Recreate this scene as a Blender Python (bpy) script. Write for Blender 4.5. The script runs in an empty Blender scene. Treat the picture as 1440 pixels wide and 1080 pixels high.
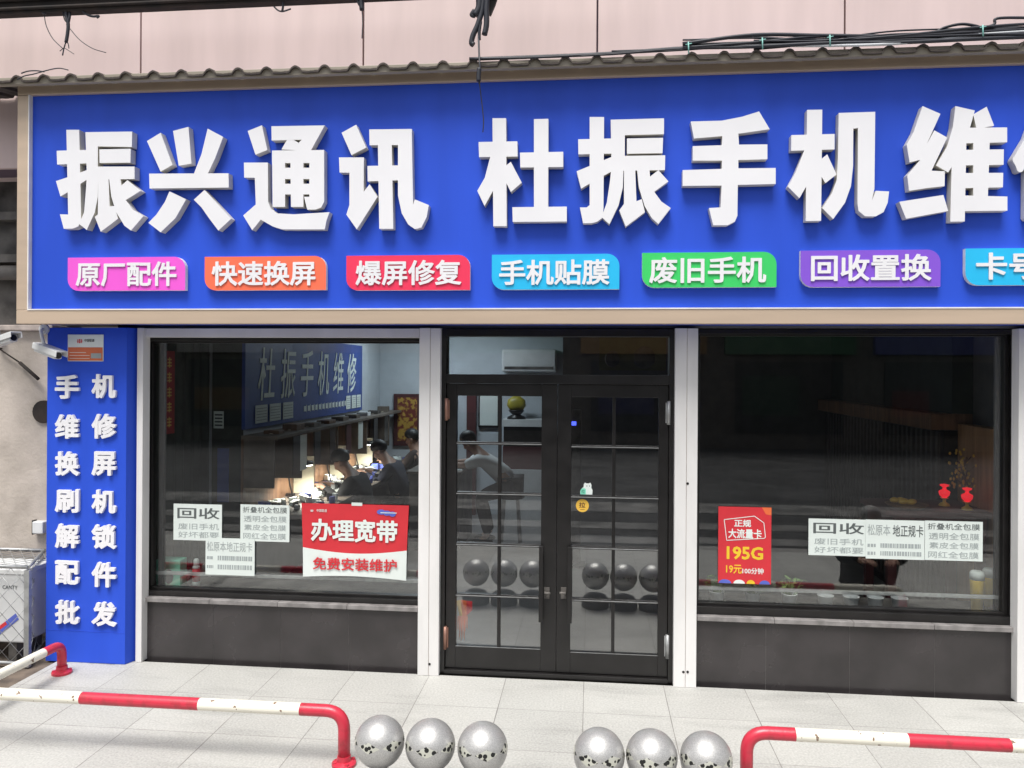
import bpy, bmesh, math, random
import numpy as np
from mathutils import Vector, Matrix, geometry
R = math.radians
random.seed(7)
sc = bpy.context.scene
col = sc.collection

# ------------------------------------------------------------------ camera
F, PX, PY = 1100.0, 720.0, 520.0          # focal length in photo pixels, principal column, horizon row
YAW, ROLL, DIST, HGT = R(5.78), R(0.34), 5.1, 2.03
fwd = Vector((-math.sin(YAW), math.cos(YAW), 0)); rgt = Vector((math.cos(YAW), math.sin(YAW), 0)); up = Vector((0, 0, 1))
CP = Vector((0, -DIST, HGT))
cd = bpy.data.cameras.new('camera'); cam = bpy.data.objects.new('camera', cd); col.objects.link(cam)
cd.sensor_width = 36; cd.lens = F / 1440 * 36; cd.shift_y = (PY - 540) / 1440; cd.clip_start = .05; cd.clip_end = 500
cx = rgt * math.cos(ROLL) + up * math.sin(ROLL); cy = up * math.cos(ROLL) - rgt * math.sin(ROLL); cz = -fwd
cam.matrix_world = Matrix(((cx.x, cy.x, cz.x, CP.x), (cx.y, cy.y, cz.y, CP.y), (cx.z, cy.z, cz.z, CP.z), (0, 0, 0, 1)))
sc.camera = cam

# ------------------------------------------------------------------ light
SUN_EL, SUN_AZ = R(66), R(200)
w = bpy.data.worlds.new('World'); sc.world = w; w.use_nodes = True
nt = w.node_tree; bg = nt.nodes['Background']
sky = nt.nodes.new('ShaderNodeTexSky'); sky.sky_type = 'NISHITA'; sky.sun_disc = False
sky.sun_elevation = SUN_EL; sky.sun_rotation = SUN_AZ; sky.air_density = 1.0; sky.dust_density = 3.0; sky.ozone_density = 1.0
hs = nt.nodes.new('ShaderNodeHueSaturation'); hs.inputs['Saturation'].default_value = 0.25   # thin overcast
nt.links.new(sky.outputs[0], hs.inputs['Color']); nt.links.new(hs.outputs[0], bg.inputs[0]); bg.inputs[1].default_value = 0.085
sd = bpy.data.lights.new('sun', 'SUN'); sd.energy = 2.2; sd.angle = R(28); sd.color = (1, .97, .92)
sun = bpy.data.objects.new('sun', sd); col.objects.link(sun)
sun.rotation_euler = (math.pi / 2 - SUN_EL, 0, R(-12))     # high behind the camera, slightly from the left
sun.location = (-3, -12, 14)
sc.view_settings.view_transform = 'Standard'; sc.view_settings.look = 'None'; sc.view_settings.gamma = 1
sc.view_settings.exposure = 1.0
sc.cycles.use_denoising = True; sc.cycles.max_bounces = 8; sc.cycles.transparent_max_bounces = 16
sc.cycles.sample_clamp_indirect = 4

# ------------------------------------------------------------------ geometry helpers
def ray(px, py):
    u, v = px - PX, PY - py
    u2 = u * math.cos(ROLL) - v * math.sin(ROLL); v2 = u * math.sin(ROLL) + v * math.cos(ROLL)
    return fwd * F + rgt * u2 + up * v2
def at(px, py, Y):
    d = ray(px, py); t = (Y - CP.y) / d.y
    return CP + d * t
def atx(px, py, X):
    d = ray(px, py); t = (X - CP.x) / d.x
    return CP + d * t
def gnd(px, py, z=0):
    d = ray(px, py); return CP + d * ((z - CP.z) / d.z)

def worldloc(o):
    v = Vector((0, 0, 0))
    while o: v = v + o.location; o = o.parent
    return v
def tag(o, label=None, cat=None, group=None, kind=None):
    if label: o['label'] = label
    if cat: o['category'] = cat
    if group: o['group'] = group
    if kind: o['kind'] = kind
    return o
def thing(name, loc, label, cat, group=None):
    o = bpy.data.objects.new(name, None); col.objects.link(o); o.location = loc; o.empty_display_size = .1
    return tag(o, label, cat, group)
def copy_tree(o, parent=None):
    c = o.copy(); col.objects.link(c)
    if parent: c.parent = parent
    for ch in list(o.children): copy_tree(ch, c)
    return c

class MB:
    def __init__(s): s.v = []; s.f = []; s.m = []; s.sm = []
    def add(s, vs, fs, mi=0, smooth=False):
        k = len(s.v); s.v += [Vector(v) for v in vs]
        for f in fs: s.f.append([i + k for i in f]); s.m.append(mi); s.sm.append(smooth)
        return s
    def box(s, x0, x1, y0, y1, z0, z1, mi=0):
        x0, x1 = min(x0, x1), max(x0, x1); y0, y1 = min(y0, y1), max(y0, y1); z0, z1 = min(z0, z1), max(z0, z1)
        vs = [(x, y, z) for x in (x0, x1) for y in (y0, y1) for z in (z0, z1)]
        return s.add(vs, [(0, 1, 3, 2), (4, 6, 7, 5), (0, 4, 5, 1), (2, 3, 7, 6), (0, 2, 6, 4), (1, 5, 7, 3)], mi)
    def obox(s, c, ax, ay, az, mi=0):           # centre and three half-axis vectors
        c = Vector(c); ax, ay, az = Vector(ax), Vector(ay), Vector(az)
        vs = [c + ax * i + ay * j + az * k for i in (-1, 1) for j in (-1, 1) for k in (-1, 1)]
        return s.add(vs, [(0, 1, 3, 2), (4, 6, 7, 5), (0, 4, 5, 1), (2, 3, 7, 6), (0, 2, 6, 4), (1, 5, 7, 3)], mi)
    def tube(s, pts, r, n=10, mi=0, mis=None):
        pts = [Vector(p) for p in pts]; rs = r if isinstance(r, (list, tuple)) else [r] * len(pts)
        t0 = (pts[1] - pts[0]).normalized(); ref = Vector((0, 0, 1)) if abs(t0.z) < .9 else Vector((1, 0, 0))
        a = t0.cross(ref).normalized(); rings = []
        for i, p in enumerate(pts):
            t = (pts[min(i + 1, len(pts) - 1)] - pts[max(i - 1, 0)]).normalized()
            a = (a - t * a.dot(t)).normalized(); b = t.cross(a)
            rings.append([p + (a * math.cos(2 * math.pi * k / n) + b * math.sin(2 * math.pi * k / n)) * rs[i] for k in range(n)])
        base = len(s.v); s.v += [q for rr in rings for q in rr]
        for i in range(len(pts) - 1):
            for k in range(n):
                s.f.append([base + i * n + k, base + i * n + (k + 1) % n, base + (i + 1) * n + (k + 1) % n, base + (i + 1) * n + k])
                s.m.append(mis[i] if mis else mi); s.sm.append(True)
        s.f.append([base + k for k in range(n)][::-1]); s.m.append(mis[0] if mis else mi); s.sm.append(False)
        e = base + (len(pts) - 1) * n
        s.f.append([e + k for k in range(n)]); s.m.append(mis[-1] if mis else mi); s.sm.append(False)
        return s
    def lathe(s, prof, c, n=24, mi=0, smooth=True, sx=1, sy=1):
        c = Vector(c); base = len(s.v)
        for r, z in prof:
            for k in range(n):
                s.v.append(c + Vector((sx * r * math.cos(2 * math.pi * k / n), sy * r * math.sin(2 * math.pi * k / n), z)))
        for i in range(len(prof) - 1):
            for k in range(n):
                s.f.append([base + i * n + k, base + i * n + (k + 1) % n, base + (i + 1) * n + (k + 1) % n, base + (i + 1) * n + k]); s.m.append(mi); s.sm.append(smooth)
        s.f.append([base + k for k in range(n)][::-1]); s.m.append(mi); s.sm.append(False)
        e = base + (len(prof) - 1) * n; s.f.append([e + k for k in range(n)]); s.m.append(mi); s.sm.append(False)
        return s
    def ball(s, c, rx, ry, rz, n=16, mi=0):
        prof = [(max(math.sin(math.pi * i / 10), .001), -math.cos(math.pi * i / 10)) for i in range(11)]
        k = len(s.v); s.lathe(prof, (0, 0, 0), n, mi)
        for i in range(k, len(s.v)): s.v[i] = Vector(c) + Vector((s.v[i].x * rx, s.v[i].y * ry, s.v[i].z * rz))
        return s
    def prism(s, poly, y0, y1, mi=0, side=None):   # poly of (x,z); front at y0
        n = len(poly); side = mi if side is None else side
        k = len(s.v); s.v += [Vector((x, y0, z)) for x, z in poly] + [Vector((x, y1, z)) for x, z in poly]
        s.f.append([k + i for i in range(n)]); s.m.append(mi); s.sm.append(False)
        s.f.append([k + n + i for i in range(n)][::-1]); s.m.append(side); s.sm.append(False)
        for i in range(n):
            j = (i + 1) % n; s.f.append([k + i, k + n + i, k + n + j, k + j]); s.m.append(side); s.sm.append(False)
        return s
    def build(s, name, mats, parent=None, bevel=0, seg=2):
        org = worldloc(parent) if parent else Vector((0, 0, 0))
        me = bpy.data.meshes.new(name); me.from_pydata([v - org for v in s.v], [], s.f)
        mats = mats if isinstance(mats, (list, tuple)) else [mats]
        for m in mats: me.materials.append(m)
        me.polygons.foreach_set('material_index', s.m); me.polygons.foreach_set('use_smooth', s.sm)
        bm = bmesh.new(); bm.from_mesh(me); bmesh.ops.recalc_face_normals(bm, faces=bm.faces[:]); bm.to_mesh(me); bm.free()
        o = bpy.data.objects.new(name, me); col.objects.link(o)
        if parent: o.parent = parent
        if bevel:
            b = o.modifiers.new('bevel', 'BEVEL'); b.width = bevel; b.segments = seg; b.limit_method = 'ANGLE'; b.angle_limit = R(35)
        return o

def arc(pts, rad, n=6):                          # round the corners of a polyline
    pts = [Vector(p) for p in pts]; out = [pts[0]]
    for i in range(1, len(pts) - 1):
        a, b, c = pts[i - 1], pts[i], pts[i + 1]; u = (a - b).normalized(); v = (c - b).normalized()
        r = min(rad, (a - b).length * .49, (c - b).length * .49)
        for k in range(n + 1):
            t = k / n; out.append((b + u * r) * (1 - t) ** 2 + b * 2 * t * (1 - t) + (b + v * r) * t ** 2)
    out.append(pts[-1]); return out
def spline(pts, n=8):                            # Catmull-Rom through the points
    P = [Vector(p) for p in pts]; P = [P[0] * 2 - P[1]] + P + [P[-1] * 2 - P[-2]]; out = []
    for i in range(1, len(P) - 2):
        a, b, c, d = P[i - 1:i + 3]
        for k in range(n):
            t = k / n
            out.append(.5 * ((2 * b) + (c - a) * t + (2 * a - 5 * b + 4 * c - d) * t * t + (3 * b - a - 3 * c + d) * t ** 3))
    return out + [P[-2]]

# ------------------------------------------------------------------ lettering
def fatten(vs, fs, d):
    """thicken letter shapes by d: the union of the letters with a bar along every outline edge"""
    P = [v.xy for v in vs]; polys = [[tuple(P[i]) for i in f] for f in fs]; cnt = {}
    for f in fs:
        for i in range(len(f)):
            e = (f[i], f[(i + 1) % len(f)]); k = (min(e), max(e)); cnt[k] = cnt.get(k, 0) + 1
    for (a, b), n in cnt.items():
        if n > 1: continue
        p, q = P[a], P[b]
        if (q - p).length < 1e-5: continue
        u = (q - p).normalized() * d; w_ = Vector((-u.y, u.x)); h = .414
        polys.append([tuple(x) for x in (p - u * h - w_, q + u * h - w_, q + u - w_ * h, q + u + w_ * h, q + u * h + w_, p - u * h + w_, p - u + w_ * h, p - u - w_ * h)])
    good = []
    for p in polys:
        ar = sum(p[i][0] * p[(i + 1) % len(p)][1] - p[(i + 1) % len(p)][0] * p[i][1] for i in range(len(p))) / 2
        if abs(ar) > 1e-8: good.append(p if ar > 0 else p[::-1])
    V_, E_ = [], []
    for p in good:
        k = len(V_); V_ += [Vector(q) for q in p]; E_ += [(k + i, k + (i + 1) % len(p)) for i in range(len(p))]
    ov, oe, of, *_ = geometry.delaunay_2d_cdt(V_, E_, [], 0, 2e-4)
    co = np.array([(v[0], v[1]) for v in ov]); cen = np.array([co[list(f)].mean(axis=0) for f in of]); ins = np.zeros(len(of), bool)
    for p in good:
        q = np.array(p); m = ~ins & (cen >= q.min(0)).all(1) & (cen <= q.max(0)).all(1)
        if not m.any(): continue
        c = cen[m]; ok = np.ones(len(c), bool)
        for i in range(len(q)):
            a = q[i]; d_ = q[(i + 1) % len(q)] - a; ok &= d_[0] * (c[:, 1] - a[1]) - d_[1] * (c[:, 0] - a[0]) >= -1e-9
        ix = np.nonzero(m)[0]; ins[ix[ok]] = True
    return [Vector((v[0], v[1], 0)) for v in ov], [list(f) for f, i in zip(of, ins) if i]
def glyphs(text, bold=0.0, res=3, spacing=1.0, line=1.0):
    cu = bpy.data.curves.new('t', 'FONT'); cu.body = text; cu.size = 1; cu.resolution_u = 2 if bold else res
    cu.space_character = spacing; cu.space_line = line; cu.align_x = 'LEFT'
    o = bpy.data.objects.new('t', cu); col.objects.link(o)
    dg = bpy.context.evaluated_depsgraph_get(); dg.update()
    me = bpy.data.meshes.new_from_object(o.evaluated_get(dg))
    vs = [v.co.copy() for v in me.vertices]; fs = [list(p.vertices) for p in me.polygons]
    bpy.data.objects.remove(o); bpy.data.curves.remove(cu); bpy.data.meshes.remove(me)
    return fatten(vs, fs, bold) if bold else (vs, fs)
def solid(vs, fs, fmap, depth, mb, mi=0, side=None):
    """flat 2d faces -> solid letters; fmap turns (x,y) into a front point, depth is a vector to the back"""
    side = mi if side is None else side
    k = len(mb.v); n = len(vs); fr = [fmap(v[0], v[1]) for v in vs]; depth = Vector(depth)
    mb.v += fr + [p + depth for p in fr]
    cnt = {}
    for f in fs:
        mb.f.append([k + i for i in f]); mb.m.append(mi); mb.sm.append(False)
        for i in range(len(f)):
            e = (f[i], f[(i + 1) % len(f)]); key = (min(e), max(e)); cnt.setdefault(key, []).append(e)
    for es in cnt.values():
        if len(es) == 1:
            a, b = es[0]; mb.f.append([k + a, k + b, k + n + b, k + n + a]); mb.m.append(side); mb.sm.append(False)
def text_in(mb, text, x0, x1, z0, z1, Y, thick, bold=.0, mi=0, side=None, spacing=1.0, res=3):
    """text filling the rectangle x0..x1, z0..z1 on the plane y=Y (front), facing -Y"""
    vs, fs = glyphs(text, bold, res, spacing)
    if not vs: return
    a0 = min(v.x for v in vs); a1 = max(v.x for v in vs); b0 = min(v.y for v in vs); b1 = max(v.y for v in vs)
    solid(vs, fs, lambda x, y: Vector((x0 + (x - a0) / (a1 - a0) * (x1 - x0), Y, z0 + (y - b0) / (b1 - b0) * (z1 - z0))), (0, thick, 0), mb, mi, side)
def text_px(mb, text, l, t, r, b, Y, thick, **k):
    p, q = at(l, (t + b) / 2, Y), at(r, (t + b) / 2, Y); m = (l + r) / 2
    text_in(mb, text, p.x, q.x, at(m, b, Y).z, at(m, t, Y).z, Y, thick, **k)
def union(polys):
    vs, fs = [], []
    for p in polys:
        k = len(vs); vs += [Vector(q) for q in p]
        ar = sum(p[i][0] * p[(i + 1) % len(p)][1] - p[(i + 1) % len(p)][0] * p[i][1] for i in range(len(p)))
        idx = [k + i for i in range(len(p))]; fs.append(idx if ar > 0 else idx[::-1])
    ov, oe, of, _, _, off = geometry.delaunay_2d_cdt(vs, [], fs, 0, 1e-4)
    return ov, [list(f) for f, o in zip(of, off) if o]

# ------------------------------------------------------------------ materials
def srgb(r, g, b):
    f = lambda c: (c / 255 / 12.92) if c / 255 <= .04045 else ((c / 255 + .055) / 1.055) ** 2.4
    return (f(r), f(g), f(b))
def mat(name, c, rough=.5, metal=0, var=.08, scale=6, bump=0, bscale=60, spec=.5, coat=0, c2=None, detail=4, lo=.35, hi=.65, stretch=(1, 1, 1), rvar=0):
    m = bpy.data.materials.new(name); m.use_nodes = True; n = m.node_tree; p = n.nodes['Principled BSDF']
    p.inputs['Roughness'].default_value = rough; p.inputs['Metallic'].default_value = metal
    p.inputs['Specular IOR Level'].default_value = spec; p.inputs['Coat Weight'].default_value = coat
    tc = n.nodes.new('ShaderNodeTexCoord'); mp = n.nodes.new('ShaderNodeMapping'); mp.inputs['Scale'].default_value = stretch
    n.links.new(tc.outputs['Object'], mp.inputs[0])
    ns = n.nodes.new('ShaderNodeTexNoise'); ns.inputs['Scale'].default_value = scale; ns.inputs['Detail'].default_value = detail
    n.links.new(mp.outputs[0], ns.inputs['Vector'])
    rp = n.nodes.new('ShaderNodeValToRGB'); rp.color_ramp.elements[0].position = lo; rp.color_ramp.elements[1].position = hi
    c2 = c2 or tuple(x * (1 - 2 * var) for x in c)
    rp.color_ramp.elements[0].color = (*c2, 1); rp.color_ramp.elements[1].color = (*c, 1)
    n.links.new(ns.outputs['Fac'], rp.inputs[0]); n.links.new(rp.outputs[0], p.inputs['Base Color'])
    if rvar:
        mr = n.nodes.new('ShaderNodeMapRange'); mr.inputs['To Min'].default_value = max(rough - rvar, 0); mr.inputs['To Max'].default_value = rough + rvar
        n.links.new(ns.outputs['Fac'], mr.inputs[0]); n.links.new(mr.outputs[0], p.inputs['Roughness'])
    if bump:
        b2 = n.nodes.new('ShaderNodeTexNoise'); b2.inputs['Scale'].default_value = bscale; b2.inputs['Detail'].default_value = 3
        n.links.new(mp.outputs[0], b2.inputs['Vector'])
        bp = n.nodes.new('ShaderNodeBump'); bp.inputs['Strength'].default_value = bump; bp.inputs['Distance'].default_value = .01
        n.links.new(b2.outputs['Fac'], bp.inputs['Height']); n.links.new(bp.outputs[0], p.inputs['Normal'])
    return m
def emit(name, c, s):
    m = bpy.data.materials.new(name); m.use_nodes = True; n = m.node_tree; p = n.nodes['Principled BSDF']
    p.inputs['Base Color'].default_value = (*c, 1); p.inputs['Emission Color'].default_value = (*c, 1); p.inputs['Emission Strength'].default_value = s
    return m
def glassmat(name, tint, base, ior=1.5):
    m = bpy.data.materials.new(name); m.use_nodes = True; n = m.node_tree; n.nodes.clear()
    o = n.nodes.new('ShaderNodeOutputMaterial'); t = n.nodes.new('ShaderNodeBsdfTransparent'); g = n.nodes.new('ShaderNodeBsdfGlossy')
    t.inputs[0].default_value = (*tint, 1); g.inputs['Roughness'].default_value = 0.0; g.inputs[0].default_value = (1, 1, 1, 1)
    fr = n.nodes.new('ShaderNodeFresnel'); fr.inputs[0].default_value = ior
    ge = n.nodes.new('ShaderNodeNewGeometry'); mr = n.nodes.new('ShaderNodeMapRange'); mr.inputs['To Min'].default_value = ior; mr.inputs['To Max'].default_value = 1 / ior
    n.links.new(ge.outputs['Backfacing'], mr.inputs[0]); n.links.new(mr.outputs[0], fr.inputs[0])      # thin pane: same reflectance from both sides
    ad = n.nodes.new('ShaderNodeMath'); ad.operation = 'ADD'; ad.inputs[1].default_value = base; ad.use_clamp = True
    mx = n.nodes.new('ShaderNodeMixShader')
    n.links.new(fr.outputs[0], ad.inputs[0]); n.links.new(ad.outputs[0], mx.inputs[0])
    n.links.new(t.outputs[0], mx.inputs[1]); n.links.new(g.outputs[0], mx.inputs[2]); n.links.new(mx.outputs[0], o.inputs[0])
    return m

M = {}
M['pink'] = mat('pink_cladding', (.70, .555, .525), .55, var=.055, scale=2.2, detail=8, stretch=(2.5, 1, .35))
M['joint'] = mat('joint_dark', (.14, .10, .13), .8)
M['plaster'] = mat('old_plaster', (.52, .46, .405), .85, scale=3.2, bump=.35, bscale=40, c2=(.33, .29, .25), detail=8, lo=.3, hi=.62)
M['dirtgrey'] = mat('grimy_metal', (.13, .12, .11), .7, scale=5, c2=(.03, .027, .025), detail=7, bump=.2)
M['ledge'] = mat('ledge_white', (.55, .47, .42), .7, var=.2, scale=9)
M['white'] = mat('column_white', (.73, .72, .71), .45, var=.07, scale=2.4, detail=8, bump=.05, bscale=120, stretch=(2, 2, .6))
M['tile'] = mat('charcoal_tile', (.046, .041, .042), .26, var=.2, scale=3, rvar=.08, detail=6)
M['sill'] = mat('sill_stone', (.27, .255, .25), .4, var=.2, scale=14)
M['black'] = mat('black_aluminium', (.012, .011, .011), .33, var=.2, scale=8, rvar=.08)
M['bluep'] = mat('blue_panel', (.028, .088, .62), .42, var=.07, scale=1.6, detail=7, stretch=(2.2, 1, .3), spec=.2)
M['frame'] = mat('champagne_metal', (.55, .43, .325), .45, metal=.2, var=.07, scale=3, stretch=(.25, 1, 3), detail=6)
M['trim'] = mat('white_trim', (.8, .78, .76), .5)
M['letter'] = mat('letter_face', (.76, .757, .785), .38, var=.02, scale=3)
M['lside'] = mat('letter_return', (.66, .64, .57), .4, metal=.1, var=.08)
M['roof'] = mat('roof_tile', (.075, .06, .052), .8, var=.25, scale=12, bump=.2)
M['fascia'] = mat('fascia_metal', (.34, .30, .24), .55, var=.14, scale=4, stretch=(.4, 1, 3))
M['cable'] = mat('cable_black', (.018, .02, .03), .5)
M['cablewhite'] = mat('cable_white', (.55, .57, .6), .5)
M['tie'] = mat('cable_tie', (.25, .55, .5), .5)
M['rust'] = mat('rusty_beam', (.03, .02, .016), .8, var=.3, scale=10, c2=(.012, .01, .009))
M['steel'] = mat('steel', (.5, .5, .5), .3, metal=1)
M['bronze'] = mat('bronze_hinge', (.30, .16, .12), .45, metal=.5)
M['red'] = mat('rail_red', (.52, .028, .055), .33, scale=22, c2=(.38, .03, .045), lo=.33, hi=.5, bump=.06, bscale=70)
M['cream'] = mat('rail_cream', (.76, .73, .63), .4, scale=26, c2=(.20, .13, .09), lo=.345, hi=.36, detail=6)
M['paper'] = mat('paper', (.66, .72, .69), .8, var=.02)
M['ink'] = mat('ink', (.10, .115, .115), .8)
M['inkpale'] = mat('ink_pale', (.34, .38, .38), .8)
M['posterred'] = mat('poster_red', (.62, .030, .042), .45, var=.05)
M['posterorange'] = mat('poster_orange', (.80, .16, .05), .45)
M['yellow'] = mat('yellow_print', (.80, .55, .03), .5)
M['posterwhite'] = mat('poster_white', (.72, .78, .75), .5, var=.02)
M['posterblue'] = mat('poster_blue', (.10, .14, .55), .5)
M['orange'] = mat('orange_print', (.62, .15, .06), .5)
M['mint'] = mat('mint', (.2, .70, .5), .5)
M['gold'] = mat('sticker_gold', (.75, .46, .07), .4)
M['brownink'] = mat('brown_ink', (.12, .045, .015), .6)
M['wood'] = mat('wood_brown', (.20, .105, .055), .5, scale=4, stretch=(6, 6, .6), c2=(.11, .055, .03))
M['woodlight'] = mat('wood_light', (.42, .24, .12), .5, scale=4, stretch=(6, 6, .6), c2=(.27, .15, .075))
M['benchwood'] = mat('bench_wood', (.17, .14, .115), .6, scale=5, var=.2)
M['board'] = mat('pale_board', (.62, .58, .44), .7, var=.06)
M['interior'] = mat('interior_wall', (.52, .56, .60), .8, var=.04)
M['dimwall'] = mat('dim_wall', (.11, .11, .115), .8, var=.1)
M['floor'] = mat('shop_floor', (.22, .205, .20), .35, var=.08)
M['ceil'] = mat('shop_ceiling', (.30, .30, .30), .9)
M['darkgreen'] = mat('dark_green', (.02, .03, .024), .6, var=.2)
M['maroon'] = mat('maroon', (.08, .02, .022), .6)
M['blueboard'] = mat('blue_wall_board', (.035, .075, .30), .5, var=.08)
M['acwhite'] = mat('appliance_white', (.64, .65, .65), .4, var=.05, scale=7)
M['skin'] = mat('skin', (.42, .25, .18), .55, var=.05)
M['hair'] = mat('hair_black', (.012, .011, .011), .5)
M['hairgrey'] = mat('hair_grey', (.32, .32, .31), .6)
M['clothblack'] = mat('cloth_black', (.012, .012, .014), .9)
M['clothnavy'] = mat('cloth_navy', (.02, .024, .045), .9)
M['clothbrown'] = mat('cloth_brown', (.05, .032, .028), .9)
M['clothwhite'] = mat('cloth_white', (.80, .82, .82), .9)
M['jeans'] = mat('cloth_jeans', (.05, .045, .045), .9)
M['plasticclear'] = mat('plastic_cup', (.84, .86, .85), .3)
M['leaf'] = mat('leaf_green', (.20, .34, .11), .6, var=.2)
M['soilpot'] = mat('soil', (.05, .035, .025), .9)
M['lamp'] = emit('lamp_disc', (1, .95, .82), 14)
M['redglow'] = emit('red_lamp', (.8, .012, .025), .45)
M['bluelight'] = emit('blue_display', (.08, .12, 1), 1.2)
M['glass'] = glassmat('window_glass', (.955, .97, .965), .035)
M['doorglass'] = glassmat('door_glass', (.95, .965, .965), .07)
M['asphalt'] = mat('asphalt', (.058, .058, .06), .9, scale=1.2, c2=(.028, .028, .03), detail=9, bump=.3)
M['kerb'] = mat('kerb_stone', (.30, .29, .28), .8, var=.12, scale=15)
M['paint'] = mat('worn_concrete', (.20, .195, .19), .7, var=.3, scale=2.5, c2=(.07, .07, .07), detail=8)
M['earth'] = mat('earth', (.16, .125, .095), .95, scale=9, c2=(.07, .055, .045), bump=.6, bscale=35)
M['opp'] = mat('opposite_wall', (.12, .11, .10), .8, var=.2)
M['oppglass'] = mat('opposite_glass', (.02, .025, .03), .2)
M['galv'] = mat('galvanised', (.42, .43, .43), .45, metal=.6, var=.15, scale=20)

def pavement_mat(ox, oy, tx, ty):
    m = bpy.data.materials.new('granite_paving'); m.use_nodes = True; n = m.node_tree; p = n.nodes['Principled BSDF']; L = n.links.new
    geo = n.nodes.new('ShaderNodeNewGeometry'); sp = n.nodes.new('ShaderNodeSeparateXYZ'); L(geo.outputs['Position'], sp.inputs[0])
    def math_(op, a, b=None):
        q = n.nodes.new('ShaderNodeMath'); q.operation = op
        for i, v in enumerate((a, b)):
            if v is None: continue
            if isinstance(v, (int, float)): q.inputs[i].default_value = v
            else: L(v, q.inputs[i])
        return q.outputs[0]
    def joint(c, o, t):
        q = math_('DIVIDE', math_('SUBTRACT', c, o), t); fr = math_('FRACT', math_('ADD', q, 50.5)); d = math_('MULTIPLY', math_('ABSOLUTE', math_('SUBTRACT', fr, .5)), t)
        return d, math_('FLOOR', math_('ADD', q, 50.0))
    dx, ix = joint(sp.outputs[0], ox, tx); dy, iy = joint(sp.outputs[1], oy, ty)
    wob = n.nodes.new('ShaderNodeTexNoise'); wob.inputs['Scale'].default_value = 5; L(geo.outputs['Position'], wob.inputs['Vector'])
    wd = math_('MULTIPLY', wob.outputs['Fac'], .0048)
    ln = math_('LESS_THAN', math_('MINIMUM', dx, math_('MULTIPLY', dy, 1.35)), wd)
    wn = n.nodes.new('ShaderNodeTexWhiteNoise'); cb = n.nodes.new('ShaderNodeCombineXYZ'); L(ix, cb.inputs[0]); L(iy, cb.inputs[1]); L(cb.outputs[0], wn.inputs['Vector'])
    fine = n.nodes.new('ShaderNodeTexNoise'); fine.inputs['Scale'].default_value = 85; fine.inputs['Detail'].default_value = 4; L(geo.outputs['Position'], fine.inputs['Vector'])
    big = n.nodes.new('ShaderNodeTexNoise'); big.inputs['Scale'].default_value = 1.3; big.inputs['Detail'].default_value = 6; L(geo.outputs['Position'], big.inputs['Vector'])
    v = math_('ADD', math_('ADD', .405, math_('MULTIPLY', math_('SUBTRACT', wn.outputs[0], .5), .045)), math_('MULTIPLY', math_('SUBTRACT', fine.outputs['Fac'], .5), .34))
    v = math_('ADD', v, math_('MULTIPLY', math_('SUBTRACT', big.outputs['Fac'], .5), .16))
    # darker streaks over the whole paving, drawn out along the shopfront
    st = n.nodes.new('ShaderNodeTexNoise'); st.inputs['Scale'].default_value = 2.2; st.inputs['Detail'].default_value = 6
    mp = n.nodes.new('ShaderNodeMapping'); mp.inputs['Scale'].default_value = (.5, 2.2, 1); L(geo.outputs['Position'], mp.inputs[0]); L(mp.outputs[0], st.inputs['Vector'])
    sr = n.nodes.new('ShaderNodeMapRange'); sr.inputs['From Min'].default_value = .52; sr.inputs['From Max'].default_value = .72; sr.inputs['To Max'].default_value = .09; L(st.outputs['Fac'], sr.inputs[0])
    v = math_('SUBTRACT', v, sr.outputs[0])
    dn = n.nodes.new('ShaderNodeTexNoise'); dn.inputs['Scale'].default_value = 9; dn.inputs['Detail'].default_value = 8; L(geo.outputs['Position'], dn.inputs['Vector'])
    left = math_('LESS_THAN', sp.outputs[0], XL); lim = math_('SUBTRACT', .05, math_('MULTIPLY', left, .115))
    dd = math_('ADD', math_('SUBTRACT', sp.outputs[1], lim), math_('MULTIPLY', math_('SUBTRACT', dn.outputs['Fac'], .62), .13))
    dm = n.nodes.new('ShaderNodeMapRange'); dm.inputs['From Min'].default_value = -.012; dm.inputs['From Max'].default_value = .012; dm.inputs['To Max'].default_value = .26; L(dd, dm.inputs[0])
    v = math_('SUBTRACT', v, dm.outputs[0])
    cl = n.nodes.new('ShaderNodeCombineColor'); L(v, cl.inputs[0]); L(math_('MULTIPLY', v, .992), cl.inputs[1]); L(math_('MULTIPLY', v, .94), cl.inputs[2])
    mx = n.nodes.new('ShaderNodeMix'); mx.data_type = 'RGBA'; L(ln, mx.inputs[0]); L(cl.outputs[0], mx.inputs[6]); mx.inputs[7].default_value = (.20, .19, .18, 1)
    L(mx.outputs[2], p.inputs['Base Color']); p.inputs['Roughness'].default_value = .62
    bp = n.nodes.new('ShaderNodeBump'); bp.inputs['Strength'].default_value = .15; bp.inputs['Distance'].default_value = .004; L(fine.outputs['Fac'], bp.inputs['Height']); L(bp.outputs[0], p.inputs['Normal'])
    return m
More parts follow.
